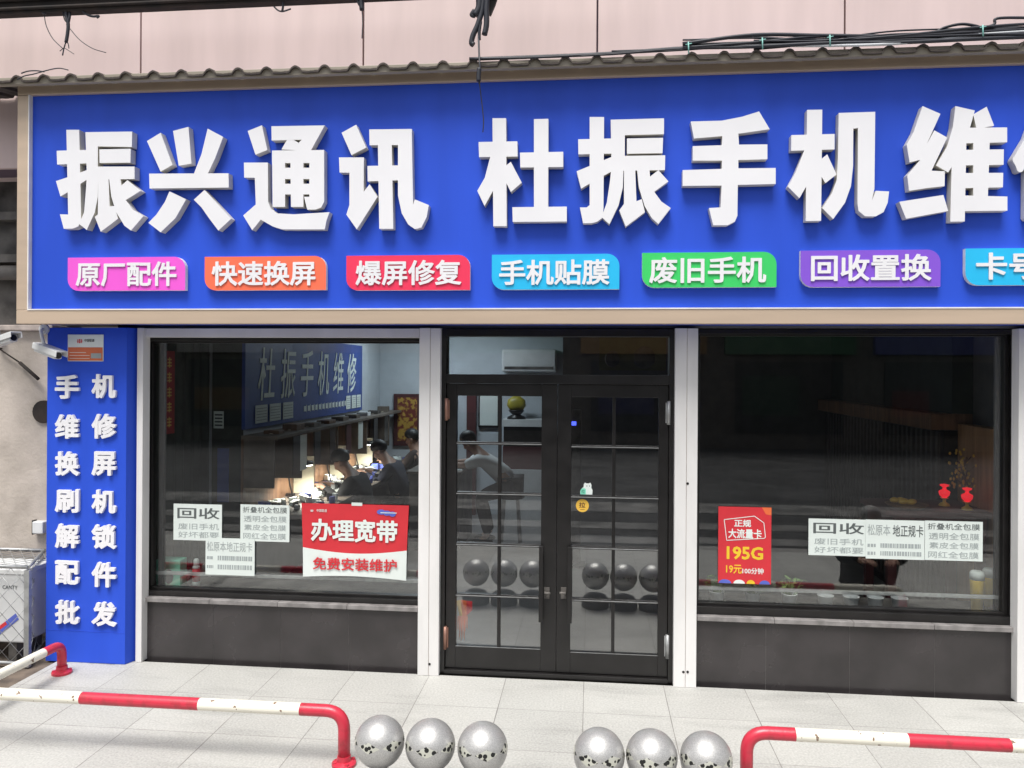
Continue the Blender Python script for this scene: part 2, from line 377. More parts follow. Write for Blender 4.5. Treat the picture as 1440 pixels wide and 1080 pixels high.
def bollard_mat(zc):
    m = bpy.data.materials.new('bollard_stone'); m.use_nodes = True; n = m.node_tree; p = n.nodes['Principled BSDF']; L = n.links.new
    tc = n.nodes.new('ShaderNodeTexCoord'); sp = n.nodes.new('ShaderNodeSeparateXYZ'); L(tc.outputs['Object'], sp.inputs[0])
    def math_(op, a, b=None):
        q = n.nodes.new('ShaderNodeMath'); q.operation = op
        for i, v in enumerate((a, b)):
            if v is None: continue
            if isinstance(v, (int, float)): q.inputs[i].default_value = v
            else: L(v, q.inputs[i])
        return q.outputs[0]
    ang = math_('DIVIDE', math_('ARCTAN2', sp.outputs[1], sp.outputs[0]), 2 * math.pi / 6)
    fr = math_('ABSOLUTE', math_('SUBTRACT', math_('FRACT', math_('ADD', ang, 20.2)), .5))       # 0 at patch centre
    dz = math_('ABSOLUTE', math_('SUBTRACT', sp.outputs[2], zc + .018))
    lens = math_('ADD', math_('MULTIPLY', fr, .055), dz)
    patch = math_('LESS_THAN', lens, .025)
    ns = n.nodes.new('ShaderNodeTexVoronoi'); ns.inputs['Scale'].default_value = 44; L(tc.outputs['Object'], ns.inputs['Vector'])
    blk = math_('LESS_THAN', ns.outputs['Distance'], .46)
    fine = n.nodes.new('ShaderNodeTexNoise'); fine.inputs['Scale'].default_value = 240; fine.inputs['Detail'].default_value = 5; L(tc.outputs['Object'], fine.inputs['Vector'])
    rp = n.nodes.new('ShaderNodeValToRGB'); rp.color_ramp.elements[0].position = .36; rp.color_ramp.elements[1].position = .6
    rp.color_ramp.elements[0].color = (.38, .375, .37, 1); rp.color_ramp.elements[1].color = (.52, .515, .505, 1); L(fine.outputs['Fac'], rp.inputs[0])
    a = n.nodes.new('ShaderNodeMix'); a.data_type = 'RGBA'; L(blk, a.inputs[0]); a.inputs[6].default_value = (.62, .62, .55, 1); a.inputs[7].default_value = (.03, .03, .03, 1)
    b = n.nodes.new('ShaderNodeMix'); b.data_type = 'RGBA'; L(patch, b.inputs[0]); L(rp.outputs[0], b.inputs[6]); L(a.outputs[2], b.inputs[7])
    L(b.outputs[2], p.inputs['Base Color']); p.inputs['Roughness'].default_value = .43; p.inputs['Metallic'].default_value = .6
    bp = n.nodes.new('ShaderNodeBump'); bp.inputs['Strength'].default_value = .07; bp.inputs['Distance'].default_value = .002; L(fine.outputs['Fac'], bp.inputs['Height']); L(bp.outputs[0], p.inputs['Normal'])
    return m

# ------------------------------------------------------------------ levels
Z = lambda py, Y, px=720: at(px, py, Y).z
X = lambda px, Y, py=700: at(px, py, Y).x
SF = -.25                                    # sign face
Z_HEAD = Z(461.5, 0)                         # underside of the sign
XL, XR = X(193, .07), X(1434, .07)           # shop opening
ROOM_L, ROOM_R, ROOM_B, CEIL = -2.99, 3.02, 5.8, 2.78

# ------------------------------------------------------------------ ground
j = gnd(820, 1002)
mb = MB(); mb.box(gnd(64, 941).x - .02, 14, -3.66, .02, -.25, 0)
mb.box(-14, gnd(64, 941).x - .02, -3.66, -.62, -.25, 0)
tag(mb.build('pavement', pavement_mat(j.x, j.y, .51, .50)), kind='structure')
mb = MB(); mb.box(-14, gnd(64, 941).x - .02, -.62, .4, -.25, -.012)
tag(mb.build('earth_strip', M['earth']), kind='structure')
mb = MB(); mb.box(-14, 14, -3.84, -3.66, -.3, .004)
tag(mb.build('kerb', M['kerb'], bevel=.012), kind='structure')
mb = MB(); mb.box(-60, 60, -60, -3.84, -.35, -.13)
tag(mb.build('road', M['asphalt']), kind='structure')
mb = MB()
for y0, y1 in ((-4.25, -4.0), (-4.95, -4.55), (-5.9, -5.45), (-7.6, -6.7)): mb.box(-14, 14, y0, y1, -.129, -.125)
tag(mb.build('concrete_strips', M['paint']), kind='structure')
mb = MB(); mb.box(-60, 60, .3, 60, -.35, -.06)
tag(mb.build('ground', M['earth']), kind='structure')

# ------------------------------------------------------------------ shop building
B = thing('shop_building', (0, .1, 0), 'pink clad shop building with white columns, dark tiled plinths and black framed shopfront', 'building')
# upper wall: pink panels with open joints
mb = MB(); zb, zt = 3.45, 6.2; YW = .10
xs = [-6.5] + [X(p, YW, 50) for p in (-110, 198, 511, 840, 1188, 1530)] + [6.5]
for a, b in zip(xs[:-1], xs[1:]): mb.box(a + .006, b - .006, YW, YW + .04, zb, zt)
mb.box(-6.5, 6.5, YW + .041, YW + .3, zb, zt, 1)
mb.build('upper_wall', [M['pink'], M['joint']], B, bevel=.002)
# wall over the opening, hidden by the sign
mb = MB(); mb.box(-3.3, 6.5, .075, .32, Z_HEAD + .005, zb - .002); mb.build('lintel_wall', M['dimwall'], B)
# neighbouring plaster wall to the left of the blue pillar
YP = .35; zl = Z(462, YP, 30); x1 = X(66, YP) + .05
mb = MB(); mb.box(-9, x1, YP, YP + .3, -.2, zl - .02); mb.build('plaster_wall', M['plaster'], B)
mb = MB(); mb.box(-9, x1 + .02, YP - .05, YP + .3, zl - .018, zl + .025); mb.build('plaster_ledge', M['ledge'], B, bevel=.008)
z2, z3 = Z(231, YP, 10), Z(214, YP, 10)
mb = MB(); mb.box(-9, -3.302, YP + .12, YP + .35, zl + .026, z2 - .002)
for z in (zl + .5, zl + .82): mb.box(-9, -3.302, YP + .02, YP + .12, z, z + .06)
mb.tube([(-9, YP + .02, zl + .42), (X(18, 0) - .02, YP + .02, zl + .42), (X(18, 0) + .03, YP + .1, zl + .42)], .055, 12)
mb.build('grimy_panel', M['dirtgrey'], B)
mb = MB(); mb.box(-9, -3.302, YP - .03, YP + .35, z2, z3); mb.build('upper_ledge', M['ledge'], B, bevel=.006)
mb = MB(); mb.box(-9, -3.302, YP + .01, YP + .3, z3 + .002, zb - .004); mb.build('side_cladding', M['pink'], B)
# hole with a pipe in the plaster wall
h = at(63, 579, YP); mb = MB()
mb.tube([(h.x, YP - .02, h.z), (h.x, YP + .02, h.z)], .085, 20); mb.build('pipe_hole', M['rust'], B)
# columns
def column(l, r, bot_y):
    mb = MB(); x0, x1 = X(l, 0), X(r, 0); mid = x0 + (x1 - x0) * .52
    mb.box(x0, mid - .0015, 0, .088, 0.001, Z_HEAD); mb.box(mid + .0015, x1, .001, .088, 0.001, Z_HEAD - .001)
    mb.box(mid - .0015, mid + .0015,   .004, .086, .002, Z_HEAD - .002, 1)
    for (hx, hy) in bot_y:
        q = at(hx, hy, 0); mb.tube([(q.x, -.002, q.z), (q.x, .004, q.z)], .0085, 12, 2)
    return mb.build('column', [M['white'], M['ledge'], M['black']], B, bevel=.002)
column(588.5, 618, [(604, 934)]); column(948.5, 980.5, [(967, 680), (961, 945), (967, 945)])
mb = MB(); mb.box(X(191.5, .0), X(200, .0), .0, .088, 0.001, Z_HEAD); mb.build('column', M['white'], B, bevel=.003)
mb = MB(); mb.box(X(1432, .0), X(1462, .0), .0, .088, 0.001, Z_HEAD); mb.build('column', M['white'], B, bevel=.003)
mb = MB(); mb.box(X(1462, .0) + .003, 6.5, .04, .3, 0.001, Z_HEAD); mb.build('end_wall', M['dimwall'], B)
def side(z0, z1, cols): pass
# plinths with tile joints
def plinth(l, r, top, joints, n):
    x0, x1 = X(l, .07), X(r, .07); zt = top; mb = MB()
    cuts = [x0] + [X(p, .07, 900) for p in joints] + [x1]
    for a, b in zip(cuts[:-1], cuts[1:]): mb.box(a + .001, b - .001, .07, .1, -.02, zt)
    mb.box(x0, x1, .0725, .25, -.02, zt - .002, 1)
    return mb.build('plinth', [M['tile'], M['sill']], B)
zsl = Z(846, .07, 400); zsr = Z(873, .07, 1200)
plinth(200, 588.5, zsl - .03, (300, 395, 490), 4)
plinth(980.5, 1432, zsr - .03, (1077, 1195, 1315), 4)

# windows ---------------------------------------------------------------
def window(l, r, top, zs, head, posts, barz, fl, fr, ft, fb, hl, hr):
    x0, x1 = X(l, .09), X(r, .09); zt = Z(top, .09, (l + r) / 2)
    mb = MB()
    if head: mb.box(X(hl, .03) + .001, X(hr, .03) - .001, .03, .089, zt, Z_HEAD - .001, 1); mb.box(x0, x1, .09, .2, zt, Z_HEAD - .001, 1)
    z0 = zs + .001; z1 = zt - .002 if head else Z_HEAD - .002
    def ring(xa, xb, za, zb, l_, r_, t_, b_, ya, yb):
        mb.box(xa, xb, ya, yb, za, za + b_); mb.box(xa, xb, ya, yb, zb - t_, zb)
        mb.box(xa, xa + l_, ya, yb, za + b_, zb - t_); mb.box(xb - r_, xb, ya, yb, za + b_, zb - t_)
        return xa + l_, xb - r_, za + b_, zb - t_
    q = ring(x0, x1, z0, z1, fl, fr, ft, fb, .09, .20)
    q = ring(*q, fl * .6, fr * .6, .012, .018, .125, .18)
    wn = mb.build('window', [M['black'], M['white']], B, bevel=.002)
    mb = MB(); mb.box(q[0], q[1], .146, .154, q[2], q[3]); mb.build('pane', M['glass'], wn)
    for p in posts:
        mb = MB(); c = X(p, .22); mb.box(c - .018, c + .018, .205, .24, z0 + .03, z1 - .03); mb.build('post', M['black'], wn, bevel=.002)
    mb = MB(); mb.box(x0, x1, .202, .222, barz, barz + .024); mb.build('guard_bar', M['galv'], wn, bevel=.003)
    mb = MB(); n = 4; s0, s1 = X(hl, .045) + .001, X(hr, .045) - .001
    for i in range(n): mb.box(s0 + (s1 - s0) * i / n + .001, s0 + (s1 - s0) * (i + 1) / n - .001, .045, .21, zs - .03, zs)
    mb.build('sill', M['sill'], wn, bevel=.003)
    mb = MB(); mb.box(x0 - (.25 if x0 < 0 else -.01), x1 - .01, .262, .62, zs - .03, zs); mb.build('inner_ledge', M['dirtgrey'], wn, bevel=.003)
    return wn
window(200.3, 602, 475, zsl, True, (228,), Z(812, .24, 400), .03, .04, .022, .035, 200.3, 588.3)
window(967, 1434, 462, zsr, False, (1403,), Z(834, .24, 1200), .05, .05, .03, .05, 981, 1431.8)

# double door -------------------------------------------------------------
DY = .07
zl0 = .035
mb = MB()   # outer frame + transom
fx0, fx1 = X(618.3, DY), X(948.2, DY); zh = Z_HEAD - .002
zta, ztb = Z(527, DY, 783), Z(540, DY, 783)
ix0, ix1 = X(627, DY), X(940, DY)
mb.box(fx0, ix0, .05, .17, .001, zh); mb.box(ix1, fx1, .05, .17, .001, zh)
mb.box(ix0, ix1, .05, .17, zh - .05, zh); mb.box(ix0, ix1, .05, .17, ztb, zta)
mb.box(ix0, ix1, .04, .18, .001, .03)
door = mb.build('door_frame', M['black'], B, bevel=.002)
mb = MB(); mb.box(ix0, ix1, .106, .114, zta, zh - .05); mb.build('transom_pane', M['doorglass'], door)
def leaf(l, r, gl, gr, rows, vx, hinge_side, hinge_px):
    x0, x1 = X(l, DY), X(r, DY); g0, g1 = X(gl, DY), X(gr, DY); zt = ztb - .0015
    zz = [Z(p, DY, (gl + gr) / 2) for p in rows]
    mb = MB(); a, b = DY, DY + .05
    mb.box(x0, g0, a, b, zl0, zt); mb.box(g1, x1, a, b, zl0, zt)
    mb.box(g0, g1, a, b, zz[0], zt); mb.box(g0, g1, a, b, zl0, zz[-1])
    for z in zz[1:-1]: mb.box(g0, g1, a + .006, b - .006, z - .010, z + .010)
    xv = X(vx, DY); mb.box(xv - .011, xv + .011, a + .008, b - .008, zz[-1], zz[0])
    lf = mb.build('door_leaf', M['black'], B, bevel=.0025)
    mb = MB(); mb.box(g0, g1, a + .021, a + .029, zz[-1], zz[0]); mb.build('pane', M['doorglass'], lf)
    for z in zz[1:]: mb = MB(); mb.box(g0, g1, a + .002, a + .0055, z - .0035, z + .0015); mb.build('glazing_bead', M['galv'], lf)
    # pull plate and lever
    hx = g1 + .004 if hinge_side == 'l' else g0 - .004; sg = 1 if hinge_side == 'l' else -1
    mb = MB(); zp0, zp1 = Z(873, DY, 780), Z(767, DY, 780)
    mb.box(hx - .014, hx + .014, a - .045, a - .020, zp0, zp1)
    for z in (zp0 + .07, zp1 - .07): mb.box(hx - .010, hx + .010, a - .022, a - .001, z - .012, z + .012)
    mb.build('pull_handle', M['black'], lf, bevel=.002)
    q = at(769 if hinge_side == 'l' else 792.5, 832, DY); mb = MB()
    mb.box(q.x - .018, q.x + .018, a - .008, a - .001, q.z - .045, q.z + .03)
    mb.tube([(q.x - sg * .01, a - .009, q.z), (q.x - sg * .01, a - .04, q.z), (q.x + sg * .045 - sg * .02, a - .042, q.z + .002)], .008, 8)
    mb.build('lever_handle', M['dirtgrey'], lf)
    for hy0, hy1 in hinge_px:
        e = x0 if hinge_side == 'l' else x1; mb = MB(); zc0, zc1 = Z(hy1, DY, l if hinge_side == 'l' else r), Z(hy0, DY, l if hinge_side == 'l' else r)
        mb.tube([(e, a - .012, zc0), (e, a - .012, zc1)], .013, 12); mb.box(e - .02, e + .02, a - .006, a - .001, zc0 + .01, zc1 - .01)
        mb.build('hinge', M['bronze'] if hinge_side == 'l' else M['galv'], lf)
    return lf
leaf(627.5, 783, 641.5, 761, (557, 624, 695, 767, 839, 911), 702, 'l', ((560, 591), (880, 912)))
leaf(783.6, 939.6, 803, 926, (559, 629, 700, 772, 846, 920), 863, 'r', ((564, 597), (892, 925)))

# interior shell -----------------------------------------------------------
mb = MB(); mb.box(ROOM_L - .46, ROOM_L, 1.40, ROOM_B + .15, -.05, CEIL); mb.build('inner_wall', M['interior'], B)
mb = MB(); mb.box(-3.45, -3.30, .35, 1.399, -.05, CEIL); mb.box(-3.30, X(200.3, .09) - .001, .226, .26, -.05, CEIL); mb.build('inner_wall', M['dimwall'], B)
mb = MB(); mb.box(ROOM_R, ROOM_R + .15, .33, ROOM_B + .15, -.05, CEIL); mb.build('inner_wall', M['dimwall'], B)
mb = MB(); mb.box(ROOM_L, ROOM_R, ROOM_B, ROOM_B + .15, -.05, CEIL); mb.build('inner_wall', M['interior'], B)
mb = MB(); mb.box(ROOM_L, ROOM_R, .2, ROOM_B, -.05, 0.0); mb.box(-3.30, ROOM_L - .001, .27, 1.399, -.05, 0.0); mb.build('inner_floor', M['floor'], B)
mb = MB(); mb.box(-3.45, ROOM_R + .15, .33, ROOM_B + .15, CEIL + .002, CEIL + .1); mb.build('ceiling', M['ceil'], B)

# eaves: corrugated roof edge and fascia ----------------------------------
YE = -.41
zr = Z(84, YE); xa, xb = X(-160, YE, 90), X(1640, YE, 60)
per = .186; ph = X(137, YE, 95); mb = MB(); prof = []
n = int((xb - xa) / per * 26)
pts = []
for i in range(n + 1):
    x = xa + (xb - xa) * i / n; d = ((x - ph) / per + .5) % 1 - .5
    hgt = .030 * max(0, 1 - (abs(d) / .20) ** 2) ** .75
    pts.append((x, hgt - .012 * abs(d) + random.uniform(-.001, .001)))
vs = []; fs = []
sl = math.tan(R(9))
for (x, hh) in pts:
    for (y, t) in ((YE, 0), (.09, 0), (.09, -.012), (YE, -.012)): vs.append((x, y, zr - .018 + hh + t + (y - YE) * sl))
for i in range(len(pts) - 1):
    k = i * 4
    for q in range(4): fs.append((k + q, k + (q + 1) % 4, k + 4 + (q + 1) % 4, k + 4 + q))
mb.add(vs, fs); mb.build('roof', M['roof'], B)
mb = MB(); zf1 = Z(90.5, YE + .03) ; zf0 = Z(96.5, YE + .03)
mb.box(xa, xb, YE + .02, YE + .06, zf0, zf1 + .02)
for i in range(18):
    x = xa + (xb - xa) * (i + .5) / 18; mb.box(x - .015, x + .015, YE + .061, SF - .031, zf1 - .004, zf1 + .02)
mb.build('fascia', M['fascia'], B, bevel=.003)

# ------------------------------------------------------------------ main sign
S = thing('shop_sign', (0, SF, Z_HEAD), 'long blue shop sign with big white raised characters and a champagne frame above the shopfront', 'sign')
sx0, sx1 = X(23.5, SF - .03, 300), X(1600, SF - .03, 300)
szb, szt = Z(455.5, SF - .03), Z(87, SF - .03)
ixl, ixr = X(41.5, SF), X(1582, SF); izb, izt = Z(435.5, SF), Z(114.5, SF)
mb = MB(); mb.box(sx0 + .01, sx1 - .01, SF, .07, szb + .01, szt - .01); mb.build('panel', M['bluep'], S)
mb = MB()
for a, b, c, d in ((sx0, sx1, szb, izb), (sx0, sx1, izt, szt), (sx0, ixl, izb + .001, izt - .001), (ixr, sx1, izb + .001, izt - .001)): mb.box(a, b, SF - .03, SF + .03, c, d)
mb.build('frame', M['frame'], S, bevel=.004)
mb = MB(); t = .008
mb.box(ixl, ixr, SF - .034, SF - .001, izb, izb + t); mb.box(ixl, ixl + t, SF - .034, SF - .001, izb + t, izt)
mb.build('trim', M['trim'], S)
# big characters: outlines traced as strokes, (origin, 6x zoom coordinates)
CH = [
 ('char', (60, 160), [[(200,135),(308,135),(325,900),(300,950),(255,968),(178,970),(145,848),(215,850)],[(118,312),(370,305),(370,418),(122,428)],[(112,568),(210,535),(380,472),(380,550),(210,662),(150,697)],
  [(360,155),(755,150),(752,280),(465,275),(465,445),(775,445),(775,550),(470,555),(465,700),(440,830),(372,980),(308,930),(350,830),(368,600),(372,500),(365,300)],[(478,300),(742,295),(740,412),(480,415)],
  [(470,545),(555,545),(565,780),(605,778),(635,885),(490,995),(440,870),(465,850)],[(560,545),(655,545),(665,605),(715,560),(825,650),(700,728),(760,810),(850,862),(745,985),(690,945),(620,830),(580,700)]]),
 ('char', (180, 160), [[(160,230),(275,160),(375,430),(275,488)],[(380,145),(510,110),(535,420),(428,438)],[(672,125),(803,195),(735,375),(675,500),(675,520),(555,520),(560,495),(620,340)],[(178,505),(848,502),(850,622),(182,630)],
  [(350,655),(490,722),(400,880),(275,1000),(172,920),(240,850),(310,745)],[(645,643),(870,885),(762,985),(690,890),(620,790),(555,725)]]),
 ('char', (320, 160), [[(170,145),(290,97),(335,305),(235,345)],[(138,412),(340,412),(342,740),(365,800),(420,840),(560,848),(860,830),(835,900),(820,975),(460,975),(380,950),(280,893),(208,982),(132,858),(238,765),(230,540),(140,538)],
  [(370,105),(820,98),(755,215),(372,225)],[(500,222),(560,222),(600,245),(640,205),(760,205),(700,315),(455,300)],[(375,310),(485,310),(485,785),(380,785)],[(375,310),(815,305),(815,415),(375,415)],[(690,310),(815,310),(815,740),(790,790),(740,808),(672,808),(645,700),(690,700)],
  [(530,410),(640,410),(640,785),(535,785)],[(380,455),(810,455),(810,550),(380,550)],[(380,590),(810,590),(810,680),(380,680)]]),
 ('char', (450, 160), [[(182,160),(305,92),(390,285),(265,348)],[(160,368),(370,368),(368,660),(418,595),(485,700),(310,975),(222,850),(248,770),(248,498),(165,495)],[(415,132),(775,128),(775,262),(418,265)],[(488,250),(605,250),(618,970),(500,970)],
  [(400,440),(670,435),(670,560),(402,570)],[(658,200),(775,200),(785,770),(800,722),(918,770),(900,870),(855,960),(800,972),(745,935),(690,840),(658,690)]]),
 ('char', (655, 150), [[(225,97),(340,97),(345,1008),(232,1008)],[(108,298),(435,292),(437,420),(112,425)],[(210,410),(300,400),(240,690),(158,838),(97,710),(160,600)],[(330,505),(380,465),(472,640),(380,720),(330,620)],
  [(575,105),(697,102),(695,860),(575,860)],[(457,388),(822,380),(822,508),(460,513)],[(393,848),(852,843),(852,968),(396,972)]]),
 ('char', (790, 150), [[(235,87),(357,87),(352,850),(345,935),(300,970),(250,983),(180,983),(153,850),(210,850),(235,830)],[(138,275),(425,268),(425,395),(140,402)],[(125,545),(235,500),(435,418),(435,538),(240,645),(163,692)],
  [(413,110),(863,98),(862,232),(532,240),(532,415),(873,410),(870,535),(520,540),(515,680),(480,830),(402,992),(335,930),(380,810),(405,640),(420,500)],[(550,268),(855,262),(850,392),(550,397)],
  [(525,530),(620,530),(630,798),(675,780),(702,890),(540,1012),(485,875),(525,820)],[(635,530),(740,530),(745,590),(815,535),(900,630),(780,718),(840,800),(920,855),(815,990),(760,940),(700,840),(650,680)]]),
 ('char', (940, 150), [[(188,125),(450,118),(620,85),(765,40),(855,190),(590,228),(595,320),(835,318),(835,443),(590,450),(590,520),(905,517),(905,652),(585,660),(582,920),(560,970),(500,1000),(378,1000),(342,855),(440,850),(448,665),(120,668),(120,535),(450,525),(452,455),(205,455),(205,333),(450,325),(455,248),(215,268)]]),
 ('char', (1090, 140), [[(270,87),(398,85),(388,1022),(258,1025)],[(137,300),(502,290),(502,420),(135,432)],[(250,420),(330,410),(270,720),(205,832),(108,735),(170,620)],[(385,505),(440,462),(518,632),(425,705),(385,640)],
  [(537,113),(845,103),(838,750),(818,850),(850,770),(962,775),(950,870),(915,950),(850,985),(760,985),(705,940),(695,880),(700,240),(660,245),(658,560),(640,730),(590,870),(490,1008),(398,915),(480,790),(520,680),(530,500)]]),
 ('char', (1250, 140), [[(285,55),(435,120),(320,375),(385,260),(492,320),(360,600),(472,605),(470,730),(330,745),(170,770),(155,640),(265,508),(175,530),(150,380),(210,270)],[(88,862),(460,805),(500,940),(145,1005)],
  [(562,55),(725,92),(685,235),(640,400),(500,615),(398,555),(490,400),(540,230)],[(530,560),(560,300),(655,300),(640,1028),(518,1030)],[(712,125),(825,60),(888,220),(740,250)],[(600,238),(998,235),(998,360),(600,370)],[(712,240),(855,240),(835,830),(712,830)],
  [(600,425),(970,420),(968,550),(600,555)],[(600,620),(965,618),(962,740),(600,748)],[(600,808),(1000,818),(1000,937),(600,942)]]),
]
LT = .062
for nm, (ox, oy), polys in CH:
    pp = [[(ox + x / 6, -(oy + y / 6)) for x, y in p] for p in polys]
    vs, fs = union(pp); mb = MB()
    solid(vs, fs, lambda x, y: at(x, -y, SF - LT), (0, LT - .004, 0), mb, 0, 1)
    mb.build('character', [M['letter'], M['lside']], S)
mb = MB(); text_px(mb, '修', 1424, 152, 1572, 308, SF - LT, LT - .004, bold=.035, side=1); mb.build('character', [M['letter'], M['lside']], S)
# service tags
TAGS = [('原厂配件', (95.3, 361.7, 260.5, 408.6), (106.5, 368, 248, 402.5), (.80, .10, .62)),
        ('快速换屏', (287.8, 360.5, 458.5, 408), (297.5, 367, 443.5, 401.7), (.90, .16, .08)),
        ('爆屏修复', (487, 359, 661, 408), (500, 365.7, 648.7, 401), (.80, .035, .10)),
        ('手机贴膜', (691.6, 357.5, 871, 407), (702, 365, 857, 400.6), (.015, .46, .80)),
        ('废旧手机', (903, 354.8, 1092, 404), (913, 361, 1077.6, 398), (.04, .58, .13)),
        ('回收置换', (1125.8, 351.7, 1322.6, 403.4), (1140.6, 357.5, 1310, 395), (.22, .085, .62)),
        ('卡号', (1357.6, 349, 1490, 401), (1373, 355, 1462, 393), (.015, .46, .80))]
for s, (l, t, r, b), tx, c in TAGS:
    Yf = SF - .035; m_ = (t + b) / 2
    x0, x1 = X(l, Yf, m_), X(r, Yf, m_); z0, z1 = Z(b, Yf, (l + r) / 2), Z(t, Yf, (l + r) / 2); rad = .075
    poly = [(x0, z1)] + [(x1 - rad + rad * math.sin(a), z1 - rad + rad * math.cos(a)) for a in [i * math.pi / 12 for i in range(7)]] + [(x1, z0)] + \
           [(x0 + rad - rad * math.sin(a), z0 + rad - rad * math.cos(a)) for a in [i * math.pi / 12 for i in range(7)]]
    mb = MB(); mb.prism(poly, Yf, SF - .001, 0, 1)
    tg = mb.build('service_tag', [mat('tag_' + str(len(bpy.data.materials)), c, .4, var=.02), M['trim']], S)
    mb = MB(); text_px(mb, s, *tx, Yf - .008, .006, bold=.022, spacing=1.0); mb.build('lettering', M['letter'], tg)

# ------------------------------------------------------------------ blue pillar sign
PYF = -.05
Pl = thing('pillar_sign', (X(120, PYF), .05, 0), 'tall narrow blue pillar with two columns of white characters left of the window', 'sign')
px0, px1 = X(65.5, PYF), X(177, PYF)
px2 = X(191, .0) - .002
mb = MB(); zt = Z_HEAD - .001
mb.add([(px0, PYF, .002), (px1, PYF, .002), (px2, .058, .002), (px0, .345, .002), (px0, PYF, zt), (px1, PYF, zt), (px2, .058, zt), (px0, .345, zt)],
       [(0, 1, 5, 4), (1, 2, 6, 5), (2, 3, 7, 6), (3, 0, 4, 7), (4, 5, 6, 7), (3, 2, 1, 0)])
z = Z(888, PYF, 120); mb.box(px0 - .001, px1 + .001, PYF - .002, PYF + .001, z, z + .002)
mb.build('panel', M['bluep'], Pl, bevel=.003)
rows = [('手', '机', 527, 561, 526, 560), ('维', '修', 583, 617, 582, 617), ('换', '屏', 635, 669, 635, 669), ('刷', '机', 688, 721, 689, 722),
        ('解', '锁', 737, 771, 738, 772), ('配', '件', 789, 822, 791, 826), ('批', '发', 845, 878, 847, 881)]
for a, b, t0, b0, t1, b1 in rows:
    for s, l, r, t, bb in ((a, 77, 110.5, t0, b0), (b, 128.5, 162.5, t1, b1)):
        mb = MB(); text_px(mb, s, l, t, r, bb, PYF - .022, .020, bold=.034); mb.build('character', [M['letter']], Pl)

def logo(mb, cx, cz, r, Y, mi):                 # interlaced knot drawn as a ring of small lozenges
    for i, j in ((0, 0), (1, 0), (-1, 0), (0, 1), (0, -1), (1, 1), (-1, -1), (1, -1), (-1, 1)):
        d = r * .36; x, z_ = cx + i * d * .9, cz + j * d * .62; q = d * .52
        if abs(i) + abs(j) == 2: q *= .7
        mb.prism([(x - q, z_), (x, z_ - q * .8), (x + q, z_), (x, z_ + q * .8)], Y, Y + .0006, mi)
# telecom plate on the pillar
c = at(121, 490, PYF); T = thing('notice_plate', (c.x, PYF, c.z), 'small white and orange telecom plate screwed to the top of the blue pillar', 'notice')
x0, x1 = X(96, PYF, 490), X(146, PYF, 490); z1, z0 = Z(470.5, PYF, 120), Z(508, PYF, 120); zm = Z(488.5, PYF, 120); w_ = x1 - x0
mb = MB(); mb.box(x0, x1, PYF - .006, PYF - .0005, z0, z1); mb.build('plate', M['posterwhite'], T, bevel=.001)
mb = MB(); mb.box(x0 + .004, x1 - .004, PYF - .0075, PYF - .0061, z0 + .004, zm); mb.build('orange_field', M['orange'], T)
mb = MB()
logo(mb, x0 + w_ * .34, zm + (z1 - zm) * .48, .042, PYF - .0072, 0)
text_in(mb, '中国联通', x0 + w_ * .47, x0 + w_ * .75, zm + (z1 - zm) * .42, zm + (z1 - zm) * .66, PYF - .0072, .0008, bold=.01, mi=1)
for k in range(3): mb.box(x0 + w_ * .06, x0 + w_ * (.62 - .1 * (k == 2)), PYF - .0084, PYF - .0077, z0 + .018 + k * .02, z0 + .021 + k * .02, 2)
mb.box(x0 + w_ * .66, x1 - w_ * .05, PYF - .0084, PYF - .0077, z0 + .02, z0 + .055, 3)
mb.build('print', [M['posterred'], M['ink'], M['posterwhite'], M['inkpale']], T)

# ------------------------------------------------------------------ CCTV cameras
def cctv(tip, tail, mount, label):
    tip, tail, mount = Vector(tip), Vector(tail), Vector(mount)
    o = thing('security_camera', mount, label, 'camera')
    d = (tip - tail).normalized(); s_ = d.cross(Vector((0, 0, 1))).normalized(); u_ = s_.cross(d); L_ = (tip - tail).length / 2; c = (tip + tail) / 2
    mb = MB(); mb.obox(c, d * L_, s_ * .028, u_ * .026); mb.build('body', M['acwhite'], o, bevel=.008)
    mb = MB(); mb.obox(c + u_ * .034 + d * .02, d * (L_ + .02), s_ * .038, u_ * .004); mb.obox(c + u_ * .014 + d * .02 + s_ * .0375, d * (L_ + .02), s_ * .0025, u_ * .018); mb.obox(c + u_ * .014 + d * .02 - s_ * .0375, d * (L_ + .02), s_ * .0025, u_ * .018)
    mb.build('sun_shield', M['acwhite'], o, bevel=.002)
    mb = MB(); mb.tube([tip - d * .004, tip + d * .004], .022, 16); mb.build('lens', M['black'], o)
    mb = MB(); mb.tube(spline([mount, mount + Vector((0, -.03, -.02)), c - d * L_ * .4 + u_ * .03], 5), .011, 8); mb.tube([mount + Vector((0, .012, 0)), mount + Vector((0, -.008, 0))], .035, 14)
    mb.build('bracket', M['acwhite'], o)
    return o
cctv(at(82, 500, -.17), at(53, 489, -.07), at(62, 463, -.06), 'white bullet security camera pointing right beside the blue pillar top')
cctv(at(19, 475, .02), at(-8, 484, .12), at(-6, 470, YP - .062), 'white bullet security camera cut by the left edge of the photo, on the plaster wall')
# iron bar on the plaster wall
p0, p1, p2 = at(-2, 490, YP - .03), at(28, 510, YP - .03), at(54, 533, YP - .05)
mb = MB(); mb.tube([p0, p1], .006, 8); mb.tube([p1, p2], .013, 8); mb.tube([p0, p0 + Vector((0, .03, 0))], .006, 6)
tag(mb.build('iron_rod', M['rust']), 'thin rusty rod slanting down across the plaster wall below the cameras', 'rod')
